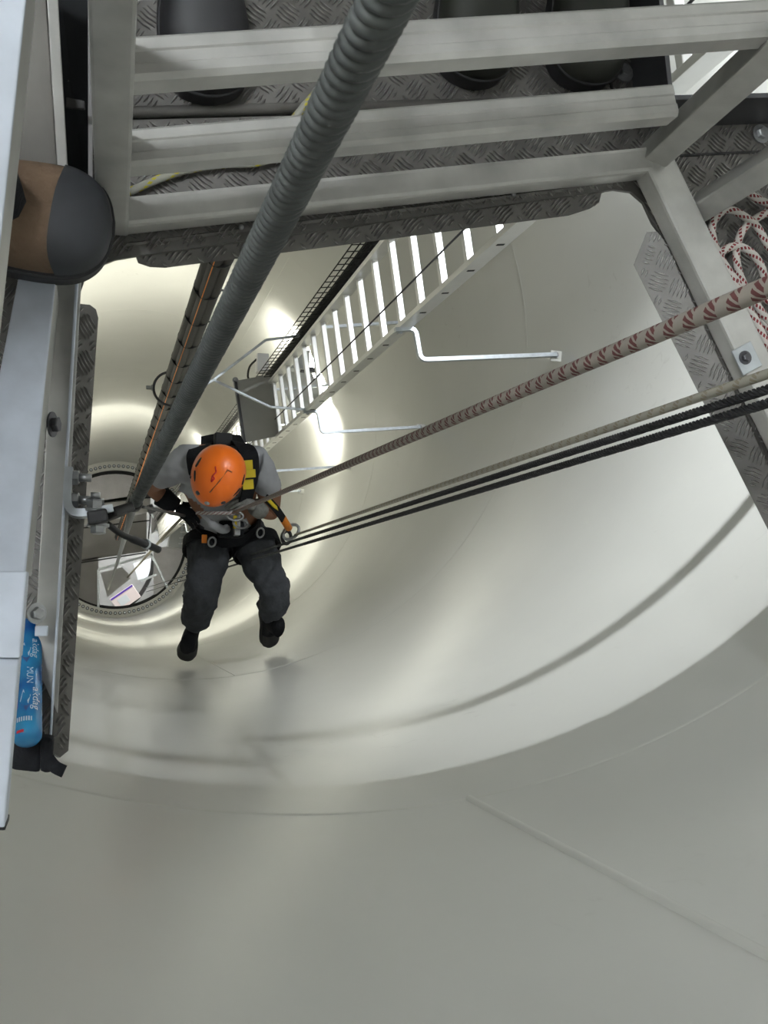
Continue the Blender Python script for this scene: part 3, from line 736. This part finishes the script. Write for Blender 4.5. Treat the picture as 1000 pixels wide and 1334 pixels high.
# ------------------------------------------------------------------ boots
def boot(parent, origin, fwd, up, L=.285, wd=.1, mats=('suede', 'toe_cap', 'sole'), shaft=.10, shaft_mat=None, toecap=True, sx=.22, cap0=6):
    f = Vector(fwd).normalized(); u = Vector(up); u = (u-u.dot(f)*f).normalized(); s = u.cross(f); o = Vector(origin)
    def P(x, y, z): return o+f*x*L+s*y+u*z
    st = [0, .03, .08, .16, .3, .45, .6, .72, .82, .9, .955, .985, 1.0]
    hw = [.30, .52, .64, .70, .68, .72, .88, .98, 1.0, .92, .72, .46, .12]
    hw = [h*wd/2 for h in hw]
    ht = [.055, .085, .095, .10, .105, .098, .078, .068, .062, .058, .052, .044, .034]
    cut = st[cap0]; sp = smooth_path([Vector((a, b, c)) for a, b, c in zip(st, hw, ht)], 4)
    st = [min(1, max(0, p.x)) for p in sp]; hw = [max(.002, p.y) for p in sp]; ht = [p.z for p in sp]
    cap0 = next(i for i, x in enumerate(st) if x >= cut-1e-6)
    out = [(x, h) for x, h in zip(st, hw)]; poly = [P(x, h, 0) for x, h in out]+[P(x, -h, 0) for x, h in out[::-1]]
    one('sweep', [p for p in poly], u*.028).build('sole', mats[2], parent, tri=True)
    # upper: arches along the length
    def loft(i0, i1, grow, m, name, z0=.022, wave=0):
        n = 14; vs = []; idx = range(i0, i1)
        for i in idx:
            for k in range(n+1):
                t = PI*k/n; c, sn = math.cos(t), math.sin(t)
                y = (hw[i]*.96+grow)*math.copysign(abs(c)**.75, c); z = z0+(ht[i]-z0+grow)*abs(sn)**.7
                vs.append(P(st[i]+wave*math.sin(t*2.0+.6)*max(0, 1-(i-i0)/4), y, z))
        m_ = len(idx); fs = [(i*(n+1)+k, i*(n+1)+k+1, (i+1)*(n+1)+k+1, (i+1)*(n+1)+k) for i in range(m_-1) for k in range(n)]
        if not wave: fs.append(tuple(range(n, -1, -1)))
        fs.append(tuple((m_-1)*(n+1)+k for k in range(n+1)))
        mb = MB(); mb.add(vs, fs, True); return mb.build(name, m, parent)
    loft(0, len(st), 0, mats[0], 'upper')
    if toecap: loft(cap0, len(st), .0022, mats[1], 'toe_cap', .018, .02)
    # welt
    mb = MB(); mb.tube([P(x, h*1.0, .024) for x, h in out]+[P(x, -h*1.0, .024) for x, h in out[::-1]], .0028, 6); mb.build('welt', mats[2], parent)
    # collar and shaft
    n = 16; prof = [(.06, 1.0), (.10, .98), (.10+shaft*.5, .92), (.10+shaft, .95)]; vs = []
    for z, k in prof:
        for q in range(n):
            a = 2*PI*q/n; vs.append(P(sx, 0, z)+f*(math.cos(a)*.074*k)+s*(math.sin(a)*.040*k))
    mb = MB(); mb.add(vs, [(i*n+q, i*n+(q+1) % n, (i+1)*n+(q+1) % n, (i+1)*n+q) for i in range(len(prof)-1) for q in range(n)]+[tuple((len(prof)-1)*n+q for q in range(n))], True)
    mb.build('shaft', shaft_mat or mats[0], parent)
    return P
toe = at(146, 301, .98); bd = Vector((1, -.03, 0)).normalized(); bo = toe-bd*.285; bo.z = 1.1-1.0
wb = empty('work_boot', bo, 'brown suede work boot with a black toe cap at the left edge', 'boot')
P_ = boot(wb, bo, bd, (0, 0, 1), wd=.108, shaft=.03, sx=.475, cap0=8, shaft_mat='black_fabric')
mb = MB(); n = 16; vs = []
for z, k in ((.10, .8), (.135, .80), (.24, .9), (.5, 1.15)):
    for q in range(n):
        a = 2*PI*q/n; vs.append(P_(.42-.9*(z-.1), 0, z)+bd*(math.cos(a)*.080*k)+Vector((0, 1, 0))*(math.sin(a)*.05*k))
mb.add(vs, [(i*n+q, i*n+(q+1) % n, (i+1)*n+(q+1) % n, (i+1)*n+q) for i in range(3) for q in range(n)]+[tuple(48+q for q in range(n))], True)
mb.build('trouser_leg', 'black_fabric', wb)
# ------------------------------------------------------------------ people
from mathutils import noise
def skin_mesh(name, joints, edges, root, lev=2, wrinkle=None, mats=None, regions=None):
    names = list(joints); idx = {n: i for i, n in enumerate(names)}
    me = bpy.data.meshes.new(name); me.from_pydata([tuple(joints[n][0]) for n in names], [(idx[a], idx[b]) for a, b in edges], [])
    o = bpy.data.objects.new(name, me); COL.objects.link(o)
    o.modifiers.new('skin', 'SKIN'); sv = me.skin_vertices[0].data
    for n in names:
        r = joints[n][1]; r = (r, r) if isinstance(r, (int, float)) else r
        sv[idx[n]].radius = r; sv[idx[n]].use_root = (n == root)
    s = o.modifiers.new('sub', 'SUBSURF'); s.levels = lev; s.render_levels = lev
    dg = bpy.context.evaluated_depsgraph_get(); dg.update()
    out = bpy.data.meshes.new_from_object(o.evaluated_get(dg)); bpy.data.objects.remove(o); bpy.data.meshes.remove(me)
    out.name = name; out.materials.clear()
    for p in out.polygons: p.use_smooth = True
    if regions:
        for m in mats: out.materials.append(MAT[m])
        segs = [(Vector(joints[a][0]), Vector(joints[b][0]), r) for (a, b), r in regions.items()]
        def near(c):
            best = (1e9, 0)
            for a, b, r in segs:
                t = max(0, min(1, (c-a).dot(b-a)/max((b-a).length_squared, 1e-9))); d_ = (c-(a+(b-a)*t)).length
                if d_ < best[0]: best = (d_, r)
            return best[1]
        wr = {}
        for p in out.polygons:
            p.material_index = near(p.center)
            for v in p.vertices: wr[v] = p.material_index
        if wrinkle:
            for v in out.vertices:
                k = wrinkle.get(wr.get(v.index, 0), 0)
                if k:
                    c = v.co*13; v.co += v.normal*k*(noise.noise(c)+.6*noise.noise(c*2.3+Vector((5, 1, 2))))
    return out
def hand(parent, wrist, fwd, palm, m, side=1, size=1.0, curl=.6, name='glove'):
    f = Vector(fwd).normalized(); p = Vector(palm); p = (p-p.dot(f)*f).normalized(); s = p.cross(f)*side; w0 = Vector(wrist)
    J = {'wrist': (w0, .026*size), 'palm': (w0+f*.05*size, (.036*size, .018*size))}; E = [('wrist', 'palm')]
    for i, (off, ln) in enumerate(((-.030, .85), (-.010, 1.0), (.010, .95), (.029, .75))):
        b = w0+f*.088*size+s*off*size; J[f'k{i}'] = (b, .0105*size); E.append(('palm', f'k{i}')); prev = f'k{i}'; d = f.copy(); q = b
        for j in range(3):
            d = (d*math.cos(curl)+p*math.sin(curl)).normalized(); q = q+d*.028*ln*size
            nm = f'f{i}{j}'; J[nm] = (q, (.0098-.001*j)*size); E.append((prev, nm)); prev = nm
    t0 = w0+f*.03*size-s*.034*size+p*.008*size; J['t0'] = (t0, .012*size); E.append(('palm', 't0'))
    t1 = t0+(f*.6-s*.5+p*.5).normalized()*.035*size; J['t1'] = (t1, .0105*size); E.append(('t0', 't1'))
    t2 = t1+(f*.8+p*.6).normalized()*.03*size; J['t2'] = (t2, .009*size); E.append(('t1', 't2'))
    return link(name, skin_mesh(name, J, E, 'wrist', 2), m, parent)

def standing(label, toeL, toeR, fwd, trousers, shirt, bootm, tall=1.0, twist=0):
    f = Vector(fwd).normalized(); s = Vector((-f.y, f.x, 0)); Z = Vector((0, 0, 1)); s2 = Matrix.Rotation(twist, 3, 'Z') @ s
    oL, oR = Vector(toeL)-f*.285, Vector(toeR)-f*.285; oL.z = oR.z = .0022
    c = (oL+oR)/2; c.z = 0
    r = empty('person', c, label, 'person')
    for o in (oL, oR): boot(r, o, f, Z, mats=bootm, shaft=.12, toecap=True)
    J = {}; 
    def add(n, p, rad): J[n] = (p, rad)
    hipc = c+f*.06+Z*.95*tall
    add('pelvis', hipc, (.15, .11)); add('belly', hipc+Z*.15, (.15, .11)); add('chest', hipc+Z*.35, (.17, .12)); add('neckbase', hipc+Z*.52, .075); add('neck', hipc+Z*.58+f*.01, .055); add('head', hipc+Z*.68+f*.02, .085); add('crown', hipc+Z*.76+f*.02, .075)
    E = [('pelvis', 'belly'), ('belly', 'chest'), ('chest', 'neckbase'), ('neckbase', 'neck'), ('neck', 'head'), ('head', 'crown')]; reg = {('pelvis', 'belly'): 1, ('belly', 'chest'): 1, ('chest', 'neckbase'): 1, ('neckbase', 'neck'): 2, ('neck', 'head'): 2, ('head', 'crown'): 2}
    for k, o, sg in (('L', oL, 1), ('R', oR, -1)):
        sg = 1 if (o-c).dot(s) > 0 else -1
        add('hip'+k, hipc+s*sg*.10-Z*.06, .10); add('knee'+k, lerp(hipc+s*sg*.10, o, .5)+f*.05+Z*.0, .075); add('ankle'+k, o+f*.06+Z*.16, .066); add('hem'+k, o+f*.062+Z*.125, .07)
        E += [('pelvis', 'hip'+k), ('hip'+k, 'knee'+k), ('knee'+k, 'ankle'+k), ('ankle'+k, 'hem'+k)]
        for e in E[-4:]: reg[e] = 0
        sh = hipc+s2*sg*.18+Z*.46; add('sh'+k, sh, .065); add('el'+k, sh+s2*sg*.03-Z*.28-f*.02, .05); add('wr'+k, sh+s2*sg*.02-Z*.52+f*.04, .035)
        E += [('chest', 'sh'+k), ('sh'+k, 'el'+k), ('el'+k, 'wr'+k)]
        reg[E[-3]] = 1; reg[E[-2]] = 1; reg[E[-1]] = 2
    me = skin_mesh('body', J, E, 'pelvis', 2, {0: .008, 1: .006}, (trousers, shirt, 'skin'), reg); link('body', me, None, r)
    for k in 'LR':
        hand(r, J['wr'+k][0], J['wr'+k][0]-J['el'+k][0], -s if k == 'L' else s, 'skin', 1, 1, .3, 'hand')
    hc = J['head'][0]
    mb = MB(); mb.lathe([(.012, 0), (.009, .02), (.003, .032)], hc+f*.075+Z*.0, f+Z*(-.3), 8); mb.build('nose', 'skin', r)
    for sg in (-1, 1):
        mb = MB(); mb.lathe([(.002, -.01), (.009, -.006), (.011, 0), (.009, .006), (.002, .01)], hc+f*.078+s*sg*.032+Z*.022, f, 8); mb.build('eye', 'white_box', r)
        mb = MB(); mb.lathe([(.02, -.005), (.026, 0), (.02, .006)], hc+s*sg*.088+Z*.005, s*sg, 10); mb.build('ear', 'skin', r)
    mb = MB(); mb.box(hc+f*.083-Z*.038, (.004, .022, .004), (f, s, Z)); mb.build('mouth', 'helmet_mark', r, .0015)
    mb = MB(); n = 14
    mb.lathe([(.09, .0), (.096, .03), (.09, .06), (.07, .085), (.03, .10)], hc+Z*.02-f*.012, Z, n); mb.build('hair', 'black_fabric', r)
    return r
t1 = at(272, 139, PLAT); t1b = at(30, 40, PLAT)
standing('person in black trousers and black boots behind the left of the rails', t1, t1b, (.12, -1, 0), 'black_fabric', 'black_fabric', ('black_rubber', 'black_rubber', 'sole'), twist=1.3)
t2, t3 = at(610, 118, PLAT), at(752, 122, PLAT)
standing('person in dark clothes and olive black boots behind the right of the rails', t2, t3, (-.02, -1, 0), 'black_matte', 'black_fabric', ('boot_olive', 'boot_olive', 'sole'))

# ---- rope-access worker hanging in the tower
wk = empty('person', at(298, 690, 5.3), 'rope access worker in an orange helmet, grey T-shirt and harness', 'person')
def J_(px, py, d, r): return (at(px, py, d), r)
J = {'pelvis': J_(297, 686, 4.98, (.135, .12)), 'waist': J_(294, 664, 4.86, (.13, .11)), 'chest': J_(288, 628, 4.66, (.165, .125)), 'neckbase': J_(286, 602, 4.50, .085),
     'neck': J_(285, 606, 4.43, .06), 'head': J_(284, 618, 4.36, .085),
     'shL': J_(238, 604, 4.52, .082), 'slL': J_(206, 622, 4.64, .066), 'elL': J_(194, 634, 4.70, .046), 'wrL': J_(228, 660, 4.74, .033),
     'shR': J_(336, 602, 4.52, .082), 'slR': J_(350, 634, 4.64, .066), 'elR': J_(353, 672, 4.76, .047), 'wrR': J_(332, 660, 4.66, .034),
     'hipL': J_(272, 700, 5.0, .105), 'thL': J_(270, 735, 4.92, .108), 'kneeL': J_(264, 768, 4.88, .090), 'calfL': J_(258, 796, 5.05, .088), 'hemL': J_(253, 815, 5.17, .080),
     'hipR': J_(328, 700, 5.0, .105), 'thR': J_(342, 735, 4.92, .106), 'kneeR': J_(357, 766, 4.88, .088), 'calfR': J_(355, 788, 5.02, .084), 'hemR': J_(352, 803, 5.12, .076)}
E = [('pelvis', 'waist'), ('waist', 'chest'), ('chest', 'neckbase'), ('neckbase', 'neck'), ('neck', 'head')]
reg = {E[0]: 1, E[1]: 1, E[2]: 1, E[3]: 2, E[4]: 2}
for k in 'LR':
    for a, b, r in (('chest', 'sh', 1), ('sh', 'sl', 1), ('sl', 'el', 2), ('el', 'wr', 2)):
        e = (a if a == 'chest' else a+k, b+k); E.append(e); reg[e] = r
    for a, b in (('pelvis', 'hip'), ('hip', 'th'), ('th', 'knee'), ('knee', 'calf'), ('calf', 'hem')):
        e = (a if a == 'pelvis' else a+k, b+k); E.append(e); reg[e] = 0
link('body', skin_mesh('body', J, E, 'pelvis', 3, {0: .018, 1: .012}, ('trousers', 'shirt', 'skin'), reg), None, wk)
# shoes against the wall
for k, ax, toe_ in (('L', (251, 818, 5.16), (239, 863, 5.34)), ('R', (352, 806, 5.12), (357, 844, 5.26))):
    a, b = at(*ax), at(*toe_); f = (b-a).normalized(); 
    up = Vector((0, .45, .9)); o = b-f*.27-(up-up.dot(f)*f).normalized()*.055
    boot(wk, o, f, up, L=.27, wd=.10, mats=('black_fabric', 'black_rubber', 'sole'), shaft=.03, toecap=True)
    for q in range(3):
        c = lerp(a, b, .25+.12*q)+up.normalized()*.035; one('tube', [c-Vector((.03, 0, 0)), c+Vector((0, 0, .008)), c+Vector((.03, 0, 0))], .004, 6).build('lace', 'cable_black', wk)
# gloves
hand(wk, J['wrL'][0], at(254, 676, 4.74)-J['wrL'][0], (.3, -.3, -.9), 'black_fabric', 1, 1.05, .7)
hand(wk, J['wrR'][0], at(312, 652, 4.58)-J['wrR'][0], (-.2, -.6, -.7), 'glove', -1, 1.08, .7)
fm = lerp(J['elL'][0], J['wrL'][0], .75); mb = MB(); mb.tube([lerp(J['elL'][0], J['wrL'][0], t) for t in (.45, .6, .8, 1.0)], [.050, .048, .044, .042], 12); mb.build('wrist_guard', 'black_fabric', wk)
mb = MB(); mb.tube([lerp(J['elR'][0], J['wrR'][0], t) for t in (.62, .8, 1.0)], [.046, .046, .042], 12); mb.build('glove_cuff', 'glove', wk)
# helmet
HC = at(284, 619, 4.30); HF = Vector((-.33, -.94, 0)); HU = Vector((-.02, -.16, 1)).normalized()
HF = (HF-HF.dot(HU)*HU).normalized(); HS = HU.cross(HF)
def HP(th, ph, k=1.0):
    x = math.sin(th)*math.cos(ph); y = math.sin(th)*math.sin(ph); z = math.cos(th)
    a = .138*(1+.03*x); return HC+(HF*x*a+HS*y*.114*(1-.07*x)+HU*z*.118)*k
mb = MB(); n, m = 40, 16; vs = [HP(0, 0)]
for i in range(1, m+1):
    for k in range(n): vs.append(HP(i/m*1.75, 2*PI*k/n, 1.0+(.025 if i == m else 0)))
fs = [(0, 1+k, 1+(k+1) % n) for k in range(n)]+[(1+(i-1)*n+k, 1+(i-1)*n+(k+1) % n, 1+i*n+(k+1) % n, 1+i*n+k) for i in range(1, m) for k in range(n)]
vs += [v for v in [HP(i/m*1.75, 2*PI*k/n, .95) for i in (m,) for k in range(n)]]; b0_ = 1+m*n
fs += [(1+(m-1)*n+k, 1+(m-1)*n+(k+1) % n, b0_+(k+1) % n, b0_+k) for k in range(n)]
mb.add(vs, fs, True); hm = mb.build('helmet', 'helmet', wk)
def hspot(th, ph, rx, ry, m_, nm, rot=0):
    c = HP(th, ph, 1.0); nn = (c-HC).normalized(); e1 = HP(th+.05, ph)-HP(th-.05, ph); e1.normalize(); e2 = nn.cross(e1)
    f1 = e1*math.cos(rot)+e2*math.sin(rot); f2 = nn.cross(f1); k = 14
    vs = [c+nn*.002]+[c+nn*.0006+f1*rx*math.cos(2*PI*q/k)+f2*ry*math.sin(2*PI*q/k) for q in range(k)]+[c-nn*.01+f1*rx*math.cos(2*PI*q/k)+f2*ry*math.sin(2*PI*q/k) for q in range(k)]
    mb = MB(); mb.add(vs, [(0, 1+q, 1+(q+1) % k) for q in range(k)]+[(1+q, 1+(q+1) % k, 1+k+(q+1) % k, 1+k+q) for q in range(k)], True); mb.build(nm, m_, hm)
for sg in (1, -1):
    for ph, th in ((1.25, 1.12), (1.75, 1.12)): hspot(th, sg*ph, .008, .024, 'gap_black', 'vent')
    hspot(1.12, sg*.62, .013, .012, 'dark_steel', 'clip_boss')
hspot(1.15, -.05, .014, .012, 'grey_box', 'clip_boss')
mb = MB()
for (a, b) in (((.30, 2.6), (.62, -.25)), ((.30, 2.6), (.42, 2.2))):
    pts = [lerp(HP(a[0], a[1], 1.004), HP(b[0], b[1], 1.004), t) for t in (0, .5, 1)]; pts = [HC+(p-HC).normalized()*((HP(math.acos(min(1, (p-HC).normalized().dot(HU))), math.atan2((p-HC).dot(HS)/.114, (p-HC).dot(HF)/.138), 1.003)-HC).length) for p in pts]
    mb.tube(pts, .0028, 5)
mb.build('emblem_stroke', 'helmet_mark', hm)
mb = MB()
for sgm in (((.22, -1.9), (.30, -1.3)), ((.30, -1.3), (.22, -.9)), ((.22, -.9), (.36, -.75)), ((.22, -1.9), (.38, -2.2)), ((.36, -.75), (.30, -1.3))):
    mb.tube([HP(sgm[0][0], sgm[0][1], 1.003), HP(sgm[1][0], sgm[1][1], 1.003)], .0034, 5)
mb.build('emblem_mark', 'helmet_red', hm)
for sg in (-1, 1):
    one('tube', [HP(1.6, sg*1.2), HC+HF*.06+HS*sg*.07-HU*.13, HC+HF*.07-HU*.2], .006, 6).build('chin_strap', 'black_fabric', hm)
# face under the brim
fh = J['head'][0]; fdn = Vector((-.2, -.85, -.55)).normalized(); fs_ = HS
one('lathe', [(.013, 0), (.010, .02), (.003, .032)], fh+fdn*.078, fdn, 8).build('nose', 'skin', wk)
for sg in (-1, 1):
    one('lathe', [(.003, -.008), (.010, 0), (.003, .008)], fh+fdn*.075+fs_*sg*.032+Vector((0, -.01, .02)), fdn, 8).build('eye', 'white_box', wk)
    one('lathe', [(.02, -.005), (.026, 0), (.02, .006)], fh+fs_*sg*.088, fs_*sg, 10).build('ear', 'skin', wk)
mb = MB(); mb.box(fh+fdn*.07-Vector((0, 0, .045)), (.022, .004, .004)); mb.build('mouth', 'helmet_mark', wk, .0015)
# harness
UPB = Vector((0, .5, .85))
def strap(pts, wid, m_, nm, nrm=None, th=.008):
    P = smooth_path([at(*p) for p in pts], 5); c = at(287, 625, 4.72)
    N_ = [((p-c).normalized() if nrm is None else Vector(nrm)) for p in P]
    mb = MB(); ribbon(mb, P, N_, wid, th); return mb.build(nm, m_, wk)
strap([(276, 582, 4.72), (262, 582, 4.50), (256, 592, 4.415), (256, 606, 4.43), (262, 632, 4.52), (275, 655, 4.66)], .085, 'black_fabric', 'shoulder_strap')
sr_ = strap([(298, 580, 4.72), (312, 578, 4.50), (322, 588, 4.415), (326, 604, 4.42), (325, 628, 4.50), (318, 655, 4.64)], .085, 'black_fabric', 'shoulder_strap')
strap([(262, 577, 4.60), (287, 573, 4.58), (316, 575, 4.60)], .09, 'black_fabric', 'back_yoke')
mb = MB(); mb.box(at(290, 573, 4.52), (.04, .03, .03)); mb.build('back_ring_pad', 'black_rubber', wk, .01)
def on_strap(px, py, d, h, m_, nm):
    mb = MB(); mb.box(at(px, py, d), h, (Vector((1, .12, 0)).normalized(), Vector((-.1, .97, .2)).normalized(), Vector((0, -.2, .98)))); return mb.build(nm, m_, wk, .002)
on_strap(322, 606, 4.395, (.024, .022, .005), 'yellow', 'buckle'); on_strap(325, 617, 4.40, (.026, .018, .007), 'yellow', 'buckle'); on_strap(323, 631, 4.43, (.024, .022, .006), 'yellow', 'buckle')
on_strap(323, 625, 4.43, (.025, .008, .008), 'black_rubber', 'buckle_bar')
# waist belt and leg loops
def band(c, ax, ra, rb_, u, wid, m_, nm):
    ax = Vector(ax).normalized(); u = Vector(u); u = (u-u.dot(ax)*ax).normalized(); v = ax.cross(u); n = 28; P = []; N_ = []
    for k in range(n+1):
        a = 2*PI*k/n; q = u*math.cos(a)*ra+v*math.sin(a)*rb_; P.append(Vector(c)+q); N_.append(q)
    mb = MB(); ribbon(mb, P, N_, wid, .008); return mb.build(nm, m_, wk)
band(lerp(J['waist'][0], J['pelvis'][0], .55), J['waist'][0]-J['pelvis'][0], .158, .138, (1, 0, 0), .075, 'black_fabric', 'waist_belt')
for k in 'LR': band(lerp(J['hip'+k][0], J['th'+k][0], .35), J['hip'+k][0]-J['th'+k][0], .118, .116, (1, 0, 0), .06, 'black_fabric', 'leg_loop')
def ring_link(c, ax, ra, rb_, r, m_, nm, u=(1, 0, 0)):
    ax = Vector(ax).normalized(); u = Vector(u); u = (u-u.dot(ax)*ax).normalized(); v = ax.cross(u)
    return one('tube', [Vector(c)+u*math.cos(2*PI*k/20)*ra+v*math.sin(2*PI*k/20)*rb_ for k in range(21)], r, 6, False).build(nm, m_, wk)
ring_link(at(306, 672, 4.58), (.3, .2, 1), .022, .04, .006, 'steel', 'carabiner', (0, 1, 0))
ring_link(at(313, 682, 4.62), (.6, .2, .8), .022, .045, .006, 'steel', 'carabiner', (0, 1, 0))
mb = MB(); mb.box(at(308, 684, 4.66), (.014, .05, .03)); mb.build('descender', 'steel', wk, .004)
mb = MB(); mb.box(at(306, 680, 4.62), (.008, .03, .01)); mb.build('descender_handle', 'yellow', wk, .002)
mb = MB(); mb.box(at(300, 690, 4.78), (.06, .04, .05)); mb.build('tool_pouch', 'black_fabric', wk, .015)
one('tube', smooth_path([at(262, 668, 4.60), at(275, 682, 4.62), at(290, 690, 4.66), at(296, 688, 4.68)], 5), [.012]*5+[.02]*11, 8).build('tail_sling', 'shirt', wk)
mb = MB(); mb.tube([at(255, 668, 4.58), at(306, 669, 4.55)], .0085, 8); mb.build('rope_loop', 'rope_red', wk)
# lanyard with carabiners at the hip
strap([(345, 648, 4.45), (358, 662, 4.50), (368, 676, 4.58)], .035, 'black_fabric', 'lanyard', (0, .2, 1))
strap([(347, 649, 4.435), (356, 659, 4.48), (361, 664, 4.52)], .014, 'yellow', 'lanyard_stripe', (0, .2, 1))
one('tube', [at(368, 675, 4.60), at(376, 688, 4.68)], .018, 8).build('lanyard_sleeve', 'orange', wk)
ring_link(at(379, 693, 4.72), (.5, .1, .9), .03, .055, .008, 'steel', 'carabiner', (.5, -.8, 0))
ring_link(at(373, 700, 4.75), (.2, .6, .7), .022, .045, .009, 'dark_steel', 'carabiner', (.8, -.3, 0))
for px, py in ((276, 706), (339, 694)): ring_link(at(px, py, 4.78), (.2, -.4, .9), .018, .024, .005, 'steel', 'gear_loop')
mb = MB(); mb.box(at(266, 702, 4.8), (.012, .02, .012)); mb.build('gear_tag', 'orange', wk, .003)

# ------------------------------------------------------------------ blue bottle in the corner
b0v, b1v = at(35, 966, 1.02), at(37, 788, 1.13); bax = (b1v-b0v).normalized(); BL = (b1v-b0v).length
bt_ = empty('drink_bottle', b0v, 'blue labelled bottle tucked beside the hatch edge at the lower left', 'bottle')
BR = .0140
mb = MB(); mb.lathe([(.004, -.001), (BR*.75, 0), (BR*.97, .004), (BR, .010), (BR, BL*.50), (BR*.97, BL*.51), (BR*.97, BL*.53), (BR, BL*.54), (BR, BL*.92), (BR*.9, BL*.98), (BR*.5, BL*1.03), (BR*.42, BL*1.06)], b0v, bax, 28); mb.build('body', 'bottle_blue', bt_)
one('lathe', [(BR*.46, 0), (BR*.46, .012), (BR*.4, .014)], b0v+bax*BL*1.06, bax, 16).build('cap', 'bottle_cap', bt_)
view = (CAM-(b0v+b1v)/2); vn = (view-view.dot(bax)*bax).normalized(); vr = bax.cross(vn)      # vr: image side of the bottle
if pix(b0v+vr*.01)[0] < pix(b0v)[0]: vr = -vr
def wrap(pts2, k=1.006):
    """(along, across) in metres -> bottle surface facing the camera"""
    out = []
    for a, c in pts2:
        t_ = c/BR; out.append(b0v+bax*a+(vn*math.cos(t_)+vr*math.sin(t_))*BR*k)
    return out
def label_text(txt, along, across, size, m_):
    cu = bpy.data.curves.new('label_print', 'FONT'); cu.body = txt; cu.size = size; cu.align_x = 'CENTER'; cu.align_y = 'CENTER'; cu.resolution_u = 3
    o = bpy.data.objects.new('tmp', cu); COL.objects.link(o); dg = bpy.context.evaluated_depsgraph_get(); dg.update()
    me = bpy.data.meshes.new_from_object(o.evaluated_get(dg)); bpy.data.objects.remove(o)
    # reads from the cap end towards the base, letter tops to the right
    P = wrap([(along-v.co.x, across+v.co.y) for v in me.vertices], 1.012)
    for v, q in zip(me.vertices, P): v.co = q
    me.materials.clear(); return link('label_print', me, m_, bt_)
def patch(a0, a1, c0, c1, m_, nm='label_print', k=1.008):
    n = 6; P = wrap([(a, lerp(c0, c1, i/n)) for a in (a0, a1) for i in range(n+1)], k)
    mb = MB(); mb.add(P, [(i, i+1, n+2+i, n+1+i) for i in range(n)]); return mb.build(nm, m_, bt_)
label_text('akdag', BL*.60, .0075, .0105, 'label_white'); label_text('akdag', BL*.24, .0085, .0115, 'label_white')
for a in (.54, .20):
    P = wrap([(BL*(a+.10), -.004), (BL*(a+.02), -.007), (BL*(a+.0), .001), (BL*(a+.06), .003)]); mb = MB(); mb.add(P, [(0, 1, 2, 3)]); mb.build('label_print', 'label_white', bt_)
    P = wrap([(BL*a, -.006), (BL*(a-.05), -.001), (BL*a, .003), (BL*(a-.015), -.001)], 1.009); mb = MB(); mb.add(P, [(0, 1, 2, 3)]); mb.build('label_print', 'label_dark', bt_)
cu_ = label_text('MUN', BL*.40, .002, .009, 'label_white')
patch(BL*.18, BL*.30, -.016, -.009, 'label_purple')
for k in range(7): patch(BL*.085, BL*.115, -.010+k*.0022, -.010+k*.0022+.0012, 'label_white')
patch(BL*.012, BL*.03, -.010, -.003, 'label_red')
# black pouch under the bottle
po = empty('pouch', at(45, 985, 1.08), 'black pouch with a strap end at the corner of the platform', 'pouch')
quadbeam([(8, 955, 1.06), (14, 1003, 1.06), (52, 1007, 1.06), (58, 955, 1.06)], .02).build('pouch_body', 'black_fabric', po, .004)
quadbeam([(52, 960, 1.045), (52, 1006, 1.05), (66, 1008, 1.05), (70, 962, 1.045)], .03).build('side_flap', 'black_fabric', po, .004)
mb = MB(); ribbon(mb, smooth_path([at(64, 990, 1.05), at(72, 999, 1.045), at(84, 1005, 1.04)], 4), [Vector((0, 0, 1))]*9, .012, .002); mb.build('strap_end', 'black_fabric', po)
